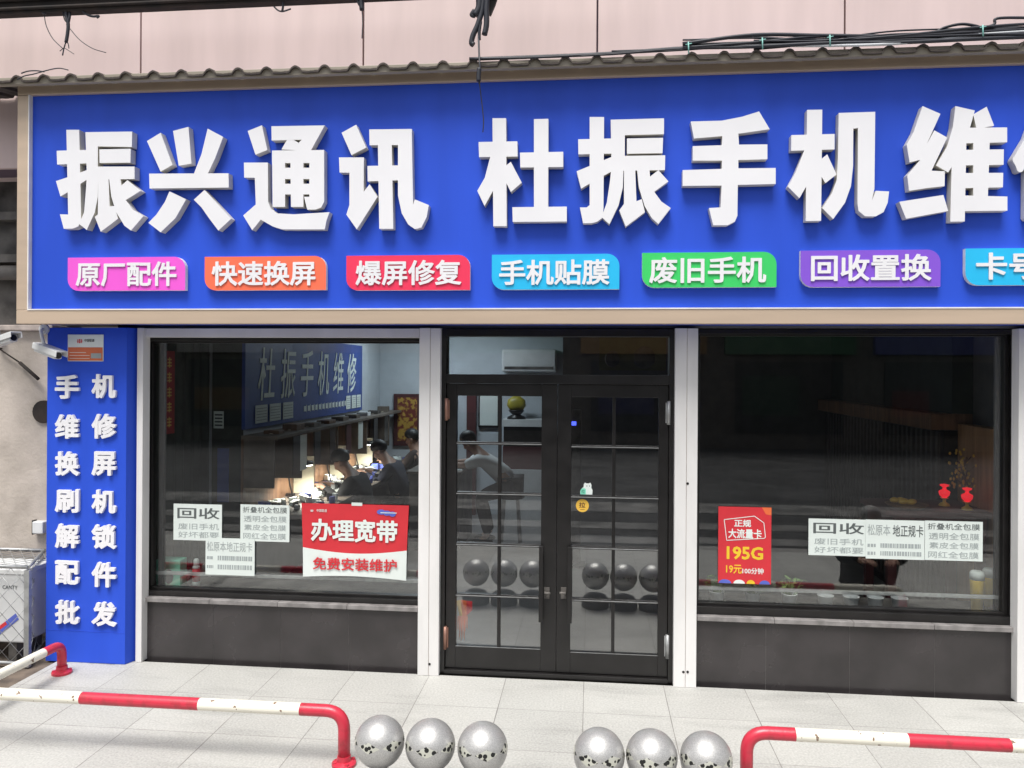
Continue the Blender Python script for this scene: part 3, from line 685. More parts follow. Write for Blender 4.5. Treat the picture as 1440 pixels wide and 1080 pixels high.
# small white junction box by the pillar
c = at(59, 740, YP); o = thing('junction_box', (c.x, YP, c.z), 'small white electrical box on the plaster wall beside the blue pillar', 'junction box')
mb = MB(); mb.box(c.x - .035, c.x + .05, YP - .06, YP - .001, c.z - .045, c.z + .045); mb.build('body', M['acwhite'], o, bevel=.008)
mb = MB(); mb.box(c.x - .045, c.x - .036, YP - .05, YP - .004, c.z - .055, c.z + .052); mb.build('cover', M['black'], o, bevel=.003)

# ------------------------------------------------------------------ outdoor air conditioner in a wire cage
YC = -.42
c0 = gnd(42, 941); 
A = thing('air_conditioner', (X(0, -.2, 850), -.15, 0), 'white outdoor air conditioner unit standing inside the wire cage left of the pillar', 'air conditioner')
ax1 = X(35, -.09); ax0 = ax1 - .72; az0, az1 = .13, Z(802, -.09, 20)
mb = MB(); mb.box(ax0, ax1, -.09, .2, az0, az1); mb.build('casing', M['acwhite'], A, bevel=.012)
mb = MB(); mb.box(ax0 - .006, ax1 + .006, -.096, .205, az1 - .03, az1 + .006); mb.build('lid', M['acwhite'], A, bevel=.006)
mb = MB(); cxx = ax0 + .25; cz_ = (az0 + az1) / 2
for rr in (.05, .1, .15, .2): mb.tube([(cxx + rr * math.cos(a), -.098, cz_ + rr * math.sin(a)) for a in [k * math.pi / 16 for k in range(33)]], .004, 6)
mb.build('fan_grille', M['black'], A)
mb = MB()
text_in(mb, 'CANTY', ax1 - .16, ax1 - .05, az1 - .13, az1 - .105, -.0925, .002)
mb.obox((ax1 - .12, -.092, az0 + .13), (.07, 0, .055), (0, .001, 0), (-.012, 0, .02), 1); mb.obox((ax1 - .16, -.0925, az0 + .115), (.03, 0, .022), (0, .001, 0), (-.006, 0, .010), 2)
mb.build('markings', [M['ink'], M['posterblue'], M['posterred']], A)
for x in (ax0 + .08, ax1 - .1): mb = MB(); mb.box(x - .03, x + .03, -.07, .18, -.012, az0); mb.build('foot', M['dirtgrey'], A)
K = thing('wire_cage', (X(20, -.4, 850), -.2, 0), 'galvanised wire mesh cage around the outdoor air conditioner', 'cage')
kx1, kx0 = X(63, .30), ax0 - .2; kz = Z(797, -.16, 20); kyf = -.16
kxp = X(40, kyf)
mb = MB(); g = .013
for x in (kxp,): mb.box(x - .018, x + .018, kyf - .014, kyf + .014, 0, kz - .02)
for (a, b) in (((kx0, kyf, kz), (kxp, kyf, kz)), ((kxp, kyf, kz), (kx1, .30, kz)), ((kx0, .305, kz + .0), (kx1, .305, kz + .0)), ((kx0, kyf, .02), (kxp, kyf, .02)), ((kxp, kyf, .02), (kx1, .30, .02))): mb.tube([a, b], g, 8)
mb.build('frame', M['galv'], K)
mb = MB(); r_ = .0022
def mesh(o0, du, dv, nu, nv):          # diamond mesh in the rectangle o0 + du,dv
    o0, du, dv = Vector(o0), Vector(du), Vector(dv); st = 1 / nu; k = -nv
    for i in range(-nv, nu):
        for sgn in (1, -1):
            u0 = i / nu; u1 = u0 + nv / nu
            a, b = (u0, 0.), (u1, 1.)
            if a[0] < 0: a = (0., -u0 / (u1 - u0))
            if b[0] > 1: b = (1., (1 - u0) / (u1 - u0))
            if sgn < 0: a, b = (1 - a[0], a[1]), (1 - b[0], b[1])
            p, q = o0 + du * a[0] + dv * a[1], o0 + du * b[0] + dv * b[1]
            if (p - q).length > .02: mb.tube([p, q], r_, 5)
mesh((kx0, kyf, .03), (kxp - kx0, 0, 0), (0, 0, kz - .04), 8, 5)
mesh((kxp, kyf, .03), (kx1 - kxp, .30 - kyf, 0), (0, 0, kz - .04), 3, 5)
mesh((kx0, kyf, kz + .004), (kxp - kx0, 0, 0), (0, .30 - kyf, .0), 12, 5)
mb.build('mesh', M['galv'], K)

# ------------------------------------------------------------------ rails
def rail(pts, rad, bands, label, flanges, r=.031):
    o = thing('barrier_rail', (Vector(pts[0]).x, Vector(pts[0]).y, 0) if flanges is None else flanges[0], label, 'barrier', 'red and white barrier rails')
    path = arc(pts, rad, 8)
    # subdivide the long bar at band limits
    out = [path[0]]; mis = []
    ax = bands['axis']
    for a, b in zip(path[:-1], path[1:]):
        cuts = sorted([t for t in [((c - a[ax]) / (b[ax] - a[ax])) if abs(b[ax] - a[ax]) > 1e-6 else -1 for c in bands['cuts']] if 0 < t < 1])
        for t in cuts: out.append(a.lerp(b, t))
        out.append(b)
    for a, b in zip(out[:-1], out[1:]):
        m_ = (a[ax] + b[ax]) / 2; k = sum(1 for c in bands['cuts'] if c < m_); mis.append((bands['first'] + k) % 2)
        if abs(a.z - b.z) > .8 * (a - b).length: mis[-1] = 0
    mb = MB(); mb.tube(out, r, 16, mis=mis); mb.build('bar', [M['red'], M['cream']], o)
    for f in flanges or []:
        mb = MB(); mb.lathe([(.062, .0), (.062, .014), (.05, .02), (.036, .024), (.034, .05)], f, 20, smooth=False)
        for k in range(4): a = k * math.pi / 2 + .6; mb.lathe([(.011, .014), (.011, .026)], (f[0] + .048 * math.cos(a), f[1] + .048 * math.sin(a), f[2]), 6, smooth=False)
        mb.build('base_flange', M['red'], o)
YR = gnd(484, 1076).y
zr_ = at(300, 991, YR).z; xe = X(484, YR, 1040)
rail([(xe - 3.2, YR, 0), (xe - 3.2, YR, zr_), (xe, YR, zr_), (xe, YR, .001)], .10, dict(axis=0, cuts=[X(p, YR, 990) for p in (-240, -60, 115, 281, 423)], first=1),
     'long barrier rail from the left photo edge to the left trio of balls', [(xe, YR, .001), (xe - 3.2, YR, .001)])
xs_ = X(1050, YR, 1050); zr2 = at(1200, 1037, YR).z
rail([(xs_, YR, .001), (xs_, YR, zr2), (xs_ + 1.75, YR, zr2), (xs_ + 1.75, YR, .001)], .10, dict(axis=0, cuts=[X(p, YR, 1035) for p in (1118, 1276, 1420)], first=0),
     'red and white barrier rail in front of the right window', [(xs_, YR, .001), (xs_ + 1.75, YR, .001)])
f = gnd(87, 947); zz_ = at(80, 905, f.y).z
rail([(f.x, f.y, .001), (f.x, f.y, zz_), (f.x - .06, f.y - 1.9, zz_), (f.x - .06, f.y - 1.9, .001)], .08, dict(axis=1, cuts=[f.y - 1.3, f.y - .75, f.y - .17], first=1),
     'short barrier rail coming forward from the foot of the blue pillar', [(f.x, f.y, .001)], r=.029)

# ------------------------------------------------------------------ ball bollards
YB = YR - .27
zc = at(610, 1047, YB).z; RB = 35 / 1100 * ((at(610, 1047, YB) - CP).dot(fwd))
pos = [(534, 'first grey ball bollard from the left, beside the end of the left rail'), (605.5, 'second grey ball bollard from the left, middle ball of the left trio'), (679, 'third grey ball bollard from the left, at the right end of the left trio'),
       (842.5, 'fourth grey ball bollard from the left, at the left end of the right trio'), (916.5, 'fifth grey ball bollard from the left, middle ball of the right trio'), (993.5, 'last grey ball bollard on the right, beside the corner of the right rail')]
bm_ = bollard_mat(zc)
b0 = thing('ball_bollard', (X(534, YB, 1047), YB, 0), pos[0][1], 'bollard', 'grey stone ball bollards on the pavement')
mb = MB(); prof = [(RB * math.sin(a), zc - RB * math.cos(a)) for a in [math.pi * (.10 + .9 * i / 28) for i in range(29)]]; prof[-1] = (.001, zc + RB)
mb.lathe(prof, b0.location, 40); mb.build('ball', bm_, b0)
mb = MB(); mb.lathe([(.118, 0), (.118, .05), (.108, .075), (.085, .098), (.06, .108)], b0.location, 32); mb.build('base', mat('bollard_base', (.12, .115, .12), .45, var=.2, scale=30), b0)
for i, (p, lb) in enumerate(pos[1:]):
    c = copy_tree(b0); c.location = (X(p, YB, 1050), YB + random.uniform(-.012, .012), 0); c.rotation_euler.z = 1.3 * (i + 1); c['label'] = lb

# ------------------------------------------------------------------ notices on the glass
def sheet(name, l, t, r, b, Y, label, cat, m, group=None):
    c = at((l + r) / 2, (t + b) / 2, Y); o = thing(name, (c.x, Y, c.z), label, cat, group)
    x0, x1 = X(l, Y, (t + b) / 2), X(r, Y, (t + b) / 2); z0, z1 = Z(b, Y, (l + r) / 2), Z(t, Y, (l + r) / 2)
    mb = MB(); mb.box(x0, x1, Y, Y + .0016, z0, z1); mb.build('sheet', m, o)
    return o, x0, x1, z0, z1
YN = .140
def lines(o, x0, x1, z0, z1, rows, mats, Y):
    mb = MB(); w_, h_ = x1 - x0, z1 - z0
    for s, a, b, t, bt, bold, mi in rows:
        if s is None:
            x = x0 + w_ * a
            while x < x0 + w_ * b - .004:
                d = random.uniform(.006, .016); mb.box(x, min(x + d, x0 + w_ * b), Y - .0012, Y - .0002, z1 - h_ * bt, z1 - h_ * t, mi); x += d + random.uniform(.003, .007)
        else: text_in(mb, s, x0 + w_ * a, x0 + w_ * b, z1 - h_ * bt, z1 - h_ * t, Y - .0012, .001, bold=bold, mi=mi)
    return mb.build('print', mats, o)
RECY = [('回收', .08, .95, .10, .40, .012, 0), ('废旧手机', .10, .94, .53, .70, .0, 1), ('好坏都要', .10, .94, .76, .93, .0, 1)]
FILM = [('折叠机全包膜', .05, .95, .06, .22, .0, 0), ('透明全包膜', .07, .94, .30, .47, .0, 1), ('素皮全包膜', .08, .93, .54, .70, .0, 1), ('网红全包膜', .06, .93, .77, .94, .0, 1)]
CARD = [('松原本地正规卡', .03, .95, .10, .36, .0, 1), (None, .03, .16, .50, .58, 0, 1), (None, .25, .95, .48, .60, 0, 1), (None, .03, .16, .74, .82, 0, 1), (None, .25, .95, .72, .84, 0, 1)]
CARD2 = [('松原本', .03, .42, .12, .40, .0, 1), ('地正规卡', .46, .98, .12, .42, .010, 0), (None, .03, .17, .62, .70, 0, 1), (None, .25, .95, .60, .71, 0, 1), (None, .03, .17, .82, .90, 0, 1), (None, .25, .95, .80, .91, 0, 1)]  # first three characters printed pale: glare on the pane put into the ink
IK = [M['ink'], M['inkpale']]
for (l, t, r, b), rows, lb, dy in (((244, 709, 312, 760), RECY, 'white paper notice with two big characters taped in the lower left of the left window', 0),
        ((338, 710, 407, 761.5), FILM, 'white four-line paper notice between the recycling notice and the red poster in the left window', 0),
        ((289, 757, 358, 809), CARD, 'white paper notice lowest in the left window, overlapping the two above it', -.0042),
        ((1137, 730, 1219, 781.5), RECY, 'white paper notice with two big characters, leftmost of the row in the right window', 0),
        ((1217.5, 731.5, 1300, 786.5), CARD2, 'white paper notice in the middle of the row in the right window', -.0042),
        ((1300.5, 733, 1382, 788.5), FILM, 'white four-line paper notice, rightmost of the row in the right window', 0)):
    o, x0, x1, z0, z1 = sheet('paper_notice', l, t, r, b, YN + dy, lb, 'notice', M['paper'], 'white paper notices taped to the glass')
    lines(o, x0, x1, z0, z1, rows, IK, YN + dy)
# red broadband poster, slightly curled
l, t, r, b = 424, 709, 575, 813
c = at(500, 760, YN); o = thing('broadband_poster', (c.x, YN, c.z), 'wide red and white poster with bold characters on the left window', 'poster')
x0, x1 = X(l, YN, 760), X(r, YN, 760); z0, z1 = Z(b, YN, 500), Z(t, YN, 500); w_, h_ = x1 - x0, z1 - z0
mb = MB(); ncol = 24
def edge(u, v):      # v 0 top 1 bottom; sides pinch in, bottom bows up
    pinch = .018 * math.sin(min(v, 1) * math.pi * .5)
    return Vector((x0 + w_ * (pinch + u * (1 - 2.2 * pinch)), YN - .004 - .006 * math.sin(u * math.pi) * v, z1 - h_ * (v * (1 - .035 * math.sin(u * math.pi)) + .01 * u * v)))
vs, fs, mi = [], [], []
for i in range(ncol + 1):
    u = i / ncol; vm = .60 + .085 * math.sin(u * math.pi)
    for v in (0, vm * .5, vm, (1 + vm) / 2, 1): vs.append(edge(u, v))
n0 = len(vs); vs += [v + Vector((0, .0014, 0)) for v in vs]
mbr, mbw = MB(), MB()
for i in range(ncol):
    for k in range(4):
        q = [i * 5 + k, i * 5 + k + 1, i * 5 + 5 + k + 1, i * 5 + 5 + k]; (mbr if k < 2 else mbw).add([vs[a] for a in q] + [vs[a + n0] for a in q], [(0, 1, 2, 3), (7, 6, 5, 4), (0, 4, 5, 1), (2, 6, 7, 3)])
for m3 in (mbr, mbw): m3.m = [0] * len(m3.f)
mbw.build('white_field', M['posterwhite'], o); mbr.build('red_field', M['posterred'], o)
mb = MB()
text_in(mb, '办理宽带', x0 + w_ * .095, x0 + w_ * .90, z1 - h_ * .51, z1 - h_ * .20, YN - .0135, .001, bold=.03, mi=0)
text_in(mb, '中国联通', x0 + w_ * .145, x0 + w_ * .24, z1 - h_ * .115, z1 - h_ * .075, YN - .0085, .001, bold=.0, mi=0)
logo(mb, x0 + w_ * .10, z1 - h_ * .10, .022, YN - .0085, 0)
text_in(mb, '免费安装维护', x0 + w_ * .115, x0 + w_ * .895, z1 - h_ * .895, z1 - h_ * .725, YN - .0155, .001, bold=.02, mi=1)
for k, (u, ww) in enumerate(((.745, .05), (.80, .045), (.85, .04))):
    q = x0 + w_ * u; mb.prism([(q + w_ * ww * .8 * math.cos(a), z1 - h_ * (.095 + .012 * k) + h_ * .035 * math.sin(a)) for a in [i * math.pi / 8 for i in range(16)]], YN - .0085 - k * .0006, YN - .0075 - k * .0006, 2)
mb.box(x0 + w_ * .74, x0 + w_ * .89, YN - .0108, YN - .0102, z1 - h_ * .108, z1 - h_ * .098, 0)
mb.build('print', [M['posterwhite'], M['posterred'], M['posterblue']], o)
mb = MB(); mb.box(x0 + w_ * .47, x0 + w_ * .57, YN - .0062, YN - .0056, z1 - h_ * .02, z1 + .012); mb.build('tape', M['paper'], o)
# red data-card poster
o, x0, x1, z0, z1 = sheet('data_card_poster', 1010, 713, 1084.5, 821, YN, 'narrow red portrait poster reading 195G on the right window', 'poster', M['posterred'])
w_, h_ = x1 - x0, z1 - z0; mb = MB(); Yq = YN - .0012
V = lambda u, v: (x0 + w_ * u, z1 - h_ * v)
def strip(a, b, wd, mi):
    a, b = Vector(a), Vector(b); nrm = Vector((-(b - a).y, (b - a).x)).normalized() * wd / 2
    mb.prism([tuple(a + nrm), tuple(b + nrm), tuple(b - nrm), tuple(a - nrm)], Yq - .0003, Yq + .0006, mi)
loop = [V(.11, .17), V(.68, .115), V(.86, .20), V(.89, .385), V(.87, .40), V(.16, .44)]
for a, b in zip(loop, loop[1:] + loop[:1]): strip(a, b, .0045, 0)
text_in(mb, '正规', *[x0 + w_ * .30, x0 + w_ * .62], z1 - h_ * .26, z1 - h_ * .165, Yq, .001, bold=.025, mi=0)
text_in(mb, '大流量卡', *[x0 + w_ * .19, x0 + w_ * .82], z1 - h_ * .41, z1 - h_ * .285, Yq, .001, bold=.025, mi=0)
text_in(mb, '195G', *[x0 + w_ * .16, x0 + w_ * .85], z1 - h_ * .685, z1 - h_ * .515, Yq, .001, bold=.03, mi=1)
text_in(mb, '19元', *[x0 + w_ * .15, x0 + w_ * .45], z1 - h_ * .87, z1 - h_ * .755, Yq, .001, bold=.018, mi=1)
text_in(mb, '100分钟', *[x0 + w_ * .46, x0 + w_ * .86], z1 - h_ * .87, z1 - h_ * .79, Yq, .001, bold=.018, mi=0)
for (u, v, du, mi) in ((.13, .975, .12, 2), (.40, .975, .11, 0), (.62, .985, .08, 1), (.88, .985, .10, 2)):
    mb.prism([(x0 + w_ * u + w_ * du * math.cos(a), z0 + .001 + h_ * .05 * math.sin(a)) for a in [i * math.pi / 8 for i in range(9)]], Yq, Yq + .001, mi)
mb.prism([V(.82, .0), V(1, .0), V(1, .10), V(.90, .09)], Yq, Yq + .001, 3)
mb.build('print', [M['posterwhite'], M['yellow'], M['posterblue'], M['posterorange']], o)
# stickers on the door
YS = DY + .0195
c = at(819, 711, YS); o = thing('pull_sticker', (c.x, YS, c.z), 'round golden sticker with one dark character on the right door leaf', 'sticker')
mb = MB(); rr = 9.2 / 215; mb.prism([(c.x + rr * math.cos(a), c.z + rr * math.sin(a)) for a in [i * math.pi / 16 for i in range(32)]], YS - .0012, YS); mb.build('disc', M['gold'], o)
mb = MB(); text_in(mb, '拉', c.x - .022, c.x + .020, c.z - .014, c.z + .022, YS - .002, .0007, bold=.02); mb.box(c.x - .014, c.x + .014, YS - .002, YS - .0013, c.z - .027, c.z - .0245); mb.build('print', M['brownink'], o)
c = at(825, 688, YS); o = thing('animal_sticker', (c.x, YS, c.z), 'small white animal shaped sticker with a mint green patch above the round golden one', 'sticker'); k = 1 / 215
mb = MB(); out = [(-9, -7.5), (8, -7.5), (8.3, -1), (6.5, 2), (6.8, 6), (5.2, 9.5), (3.2, 8.3), (-.5, 8.3), (-2.4, 9.6), (-4, 7), (-4.4, 3), (-7, 1), (-9, -3)]
mb.prism([(c.x + x * k, c.z + z_ * k) for x, z_ in out], YS - .0012, YS); mb.build('body', M['posterwhite'], o)
mb = MB(); mb.prism([(c.x + x * k, c.z + z_ * k) for x, z_ in [(-8.8, -7.2), (-1.2, -7.2), (-1.2, 0), (-3, 1.4), (-6.5, 1.2), (-8.6, -1)]], YS - .002, YS - .0013); mb.build('patch', M['mint'], o)
mb = MB(); text_in(mb, '拉', c.x - 7.4 * k, c.x - 2.6 * k, c.z - 5.8 * k, c.z - .6 * k, YS - .0027, .0005)
for dx in (-.2, 3.6): mb.box(c.x + dx * k, c.x + (dx + .9) * k, YS - .002, YS - .0013, c.z + 4 * k, c.z + 5.4 * k)
mb.build('print', M['darkgreen'], o)

# ------------------------------------------------------------------ overhead beam and cables
YO = -.34
pa, pb = at(-120, 17, YO), at(900, -30, YO)
mb = MB(); d = (pb - pa) / 2; mb.obox((pa + pb) / 2 + Vector((0, 0, -.0)), d, (0, .035, 0), (0, 0, .055))
mb.tube([pa + Vector((0, -.05, .03)), pb + Vector((0, -.05, .03))], .016, 8); mb.tube([pa + Vector((0, -.045, -.03)), pb + Vector((0, -.045, -.028))], .011, 8)
bo = mb.build('overhead_beam', M['rust'], bevel=.004); tag(bo, 'dark rusty beam crossing the top left corner above the roof edge', 'beam')
def hang(name, paths, label, mats=('cable',)):
    o = None; mb = MB()
    for pts, r in paths: mb.tube(spline([at(x, y, YO - .02 + dy) for x, y, dy in pts], 5), r, 7)
    return tag(mb.build(name, M[mats[0]]), label, 'cable', 'loose cable ends hanging from the beam')
hang('loose_cable', [([(94, 6, 0), (93, 20, 0), (96, 34, .0), (95, 48, 0), (93, 60, 0)], .011), ([(97, 8, .02), (98, 22, .0), (95, 36, 0)], .009), ([(93, 58, 0), (90, 68, 0), (88, 78, 0)], .004), ([(94, 58, 0), (96, 62, 0), (97, 68, 0)], .003), ([(90, 67, 0), (84, 72, 0)], .0025), ([(90, 67, 0), (98, 72, 0), (104, 76, 0)], .0022),
     ([(98, 40, 0), (112, 56, 0), (130, 68, 0), (149, 74, 0)], .0026), ([(88, 14, 0), (91, 28, 0), (96, 32, 0)], .004)], 'thick frayed cable end with splayed strands hanging at the top left')
hang('loose_cable', [([(62, 14, 0), (62, 20, 0)], .014), ([(62, 19, 0), (65, 36, 0), (74, 54, 0), (88, 68, 0)], .0028)], 'thin curved wire hanging left of the frayed cable')
hang('loose_cable', [([(112, 10, 0), (120, 19, 0), (130, 23, 0), (139, 22.5, 0), (136, 25, 0)], .0075)], 'short hooked cable end right of the frayed cable')
hang('loose_cable', [([(397, -4, 0), (398, 8, 0), (397, 15, 0)], .007), ([(385, 9, 0), (391, 14.5, 0), (398, 16, 0), (409, 12.5, 0)], .005)], 'small anchor shaped cable end at the top between two wall joints')
hang('loose_cable', [([(507, -14, 0), (508, 4, 0), (509, 14, 0)], .016), ([(501, -6, 0), (504, 4, 0), (508, 10, 0)], .008), ([(509, 12, 0), (510, 32, 0), (509, 54, 0)], .0035)], 'thin cable tail hanging in front of the second wall joint')
hang('loose_cable', [([(672, -20, 0), (674, 8, 0), (668, 22, 0)], .022), ([(680, -20, 0), (678, 12, 0), (672, 34, 0), (665, 50, 0), (663, 60, 0), (666, 63, 0)], .017), ([(686, -20, 0), (684, 10, 0), (684, 34, 0), (681, 49, 0)], .018), ([(667, 14, 0), (663, 21, 0), (668, 23, 0)], .012),
     ([(676, 30, 0), (674, 44, 0), (674, 56, 0)], .010), ([(673, 50, 0), (674, 80, -.1), (675, 98, -.12), (674, 118, -.12)], .006), ([(674, 96, -.12), (673, 106, -.12), (673, 114, -.12)], .014), ([(674, 116, -.12), (677, 140, -.1), (679, 158, -.1), (680, 172, -.1), (679, 186, -.1)], .0035)], 'heavy black cable bundle at top centre with a long string over the sign')
# plaster-grey torn foam beside the heavy bundle
mb = MB(); mb.prism([tuple((at(x, y, YO + .03).x, at(x, y, YO + .03).z)) for x, y in ((686, -16), (704, -16), (696, 8), (690, 22), (686, 20))], YO + .02, YO + .045)
tag(mb.build('torn_wrap', M['dirtgrey']), 'torn grey wrapping beside the heavy cable bundle at top centre', 'wrapping')
# cable bundle on the roof edge
yb = -.40
cb0 = at(1060, 66, yb)
CB = thing('cable_bundle', cb0, 'tangle of black cables lying along the roof edge on the right', 'cables')
base = [(660, 83), (760, 80), (860, 75), (960, 68), (1060, 64), (1160, 61), (1260, 57), (1380, 51), (1480, 46), (1600, 42)]
for k in range(18):
    amp = (2, 3, 4, 4, 5, 6, 6, 7, 8)[k % 9]; off = (1, 1.5, 2, -1, 3, -5, 0, -6, -8)[k % 9]; st = 0 if k < 3 else random.choice([2, 3, 3, 4])
    pts = [(x, y + off * min(1, i / 4) + random.uniform(-amp, amp * .5) * min(1, (i + 1) / 4)) for i, (x, y) in enumerate(base)][st:]
    mb = MB(); mb.tube(spline([at(x, y, yb + .02 * math.sin(k * 2.1 + i)) for i, (x, y) in enumerate(pts)], 8), random.choice([.005, .006, .008, .011]), 7)
    mb.build('cable', M['cable'] if k not in (4, 12) else M['cablewhite'], CB)
mb = MB(); mb.tube(spline([at(x, y, yb) for x, y in ((1312, 50), (1325, 40), (1350, 34), (1370, 36), (1382, 40))], 8), .008, 7); mb.tube(spline([at(x, y, yb) for x, y in ((1382, 40), (1398, 34), (1402, 26), (1440, 25), (1500, 27))], 8), .008, 7); mb.build('cable', M['cable'], CB)
for x, y in ((968, 66), (1072, 60), (1167, 56), (1382, 42)):
    mb = MB(); a, b = at(x, y - 7, yb - .03), at(x + .5, y + 9, yb - .03); mb.tube([a, b], .004, 6); mb.tube([at(x - 4, y - 3, yb - .03), at(x + 5, y - 5, yb - .03)], .003, 5); mb.build('cable_tie', M['tie'], CB)
mb = MB(); mb.tube(spline([at(x, y, yb - .03) for x, y in ((30, 103), (40, 100), (52, 99.5), (62, 101))], 6), .004, 6); mb.tube(spline([at(x, y, yb - .035) for x, y in ((24, 112), (34, 107), (48, 104), (70, 98), (84, 96), (96, 98.5))], 6), .0035, 6)
tag(mb.build('roof_wire', M['cable']), 'short loops of wire lying on the roof edge at far left', 'wire')

# ------------------------------------------------------------------ inside the shop
WX = ROOM_L + .001
def wall_text(mb, text, y0, y1, z0, z1, x, bold=0, mi=0, slant=0):
    vs, fs = glyphs(text, bold); a0 = min(v.x for v in vs); a1 = max(v.x for v in vs); b0 = min(v.y for v in vs); b1 = max(v.y for v in vs)
    solid(vs, fs, lambda u, v: Vector((x, y0 + (u - a0) / (a1 - a0) * (y1 - y0) + slant * (v - b0) / (b1 - b0), z0 + (v - b0) / (b1 - b0) * (z1 - z0))), (-.004, 0, 0), mb, mi)
y0, y1 = atx(340, 540, ROOM_L).y, atx(506, 540, ROOM_L).y
o = thing('wall_sign', (ROOM_L, (y0 + y1) / 2, 1.5), 'blue interior wall sign with tall white brush characters above the repair bench', 'sign')
mb = MB(); mb.box(WX, WX + .03, y0, y1, 1.50, 2.33); mb.build('panel', M['blueboard'], o)
mb = MB(); n = 6
for i, s in enumerate('杜振手机维修'):
    a = y0 + (y1 - y0) * (.07 + .885 * i / 6); wall_text(mb, s, a, a + (y1 - y0) * .105, 1.74, 2.22, WX + .036, bold=.004, slant=.05)
for i in range(13):
    a = y0 + (y1 - y0) * (.40 + .42 * i / 13); mb.box(WX + .031, WX + .034, a, a + .06, 1.585, 1.64); mb.box(WX + .031, WX + .034, a + .068, a + .078, 1.575, 1.65)
mb.build('lettering', M['posterwhite'], o)
for i, (a, lb) in enumerate(((.055, 'first sheet of the near trio at the bottom left of the blue wall sign'), (.145, 'second sheet of the near trio at the bottom left of the blue wall sign'), (.235, 'third sheet of the near trio at the bottom left of the blue wall sign'),
                  (.80, 'first sheet of the far trio at the bottom right of the blue wall sign'), (.865, 'middle sheet of the far trio at the bottom right of the blue wall sign'), (.925, 'last sheet of the far trio at the bottom right of the blue wall sign'))):
    a = y0 + (y1 - y0) * a; q = thing('price_sheet', (WX + .04, a, 1.54), lb, 'notice', 'price sheets stuck on the wall sign')
    mb = MB(); mb.box(WX + .037, WX + .039, a, a + (y1 - y0) * (.075 if i < 3 else .05), 1.54, 1.70); mb.build('sheet', M['paper'], q)
    mb = MB()
    for k in range(5): mb.box(WX + .0392, WX + .0402, a + .02, a + (y1 - y0) * (.075 if i < 3 else .05) - .02, 1.562 + k * .026, 1.569 + k * .026)
    mb.build('print', M['inkpale'], q)
# bench with wall unit
yb0, yb1 = 1.35, 5.72
o = thing('repair_bench', (ROOM_L + .3, 3.5, 0), 'long repair bench with an overhead shelf and dividers along the left wall', 'workbench')
mb = MB(); mb.box(WX, -2.33, yb0, yb1, .74, .78); mb.build('bench_top', M['benchwood'], o, bevel=.004)
mb = MB(); mb.box(-2.40, -2.37, yb0 + .02, yb1, .08, .739); mb.build('front_panel', M['benchwood'], o)
mb = MB(); mb.box(WX, -2.66, yb0, yb1, 1.42, 1.45); mb.build('shelf', M['benchwood'], o, bevel=.003)
mb = MB(); mb.box(WX, WX + .02, yb0, yb1, .78, 1.42); mb.build('back_board', M['wood'], o)
for i, a in enumerate((1.36, 2.0, 2.5, 3.05, 3.6, 4.15, 4.6, 5.2)):
    lit = i in (2, 4, 6); mb = MB(); mb.box(WX + .021, -2.76 if lit else -2.70, a, a + .025, .781 if lit else 1.0, 1.15 if lit else 1.419); mb.build('divider', M['board'] if lit else M['benchwood'], o)
labels = ['round head bench lamp nearest the window over the repair bench', 'round head bench lamp in front of the foremost repairer', 'round head bench lamp at the far end of the repair bench']
for i, (lx, ly) in enumerate(((-2.74, 2.2), (-2.72, 3.25), (-2.72, 4.3))):
    q = thing('bench_lamp', (lx - .12, ly, .78), labels[i], 'lamp', 'lit bench lamps')
    mb = MB(); mb.lathe([(.05, 0), (.05, .015), (.02, .02)], (lx - .12, ly, .78), 16); mb.build('base', M['black'], q)
    mb = MB(); mb.tube(spline([(lx - .12, ly, .8), (lx - .16, ly, 1.0), (lx - .1, ly, 1.14), (lx, ly, 1.13)], 6), .008, 8); mb.build('arm', M['black'], q)
    mb = MB(); mb.lathe([(.075, -.012), (.085, 0), (.08, .02), (.03, .03)], (lx, ly, 1.115), 24); mb.build('head', M['black'], q)
    mb = MB(); mb.lathe([(.07, -.002), (.07, .002)], (lx, ly, 1.099), 20); mb.build('diffuser', M['lamp'], q)
    ld = bpy.data.lights.new('bench_lamp_light', 'SPOT'); ld.energy = 26; ld.color = (1, .95, .84); ld.shadow_soft_size = .06; ld.spot_size = R(150); ld.spot_blend = .6
    lo = bpy.data.objects.new('bench_lamp_light', ld); col.objects.link(lo); lo.parent = q; lo.location = Vector((lx, ly, 1.09)) - Vector((lx - .12, ly, .78))
rnd = random.Random(3)
mb = MB()
for i in range(170):
    x, y = rnd.uniform(-2.93, -2.38), rnd.uniform(1.5, 5.6); a = rnd.uniform(0, 3.14); s = rnd.uniform(.015, .06); h = rnd.uniform(.004, .035)
    mb.obox((x, y, .781 + h), (s * math.cos(a), s * math.sin(a), rnd.uniform(-.01, .01)), (-s * .5 * math.sin(a), s * .5 * math.cos(a), 0), (0, 0, h), rnd.choice([0, 0, 1, 2, 3]))
tag(mb.build('repair_scraps', [M['posterwhite'], M['galv'], M['black'], M['posterblue']]), 'litter of phone parts, tools and scraps covering the repair bench', 'parts', kind='stuff')
for i in range(9):
    y = 1.6 + i * .46; s = rnd.uniform(.05, .11); q = thing('carton', (-2.8, y, 1.45), 'small carton standing on the long shelf above the repair bench', 'box', 'cartons on the long shelf')
    mb = MB(); mb.box(-2.8 - .07, -2.8 + .07, y - s, y + s, 1.4505, 1.4505 + rnd.uniform(.03, .075)); mb.build('body', rnd.choice([M['benchwood'], M['acwhite'], M['dirtgrey'], M['wood']]), q, bevel=.003)
    mb = MB(); mb.box(-2.8 - .015, -2.8 + .015, y - s * 1.002, y + s * 1.002, 1.453, 1.458); mb.build('tape', M['board'], q)
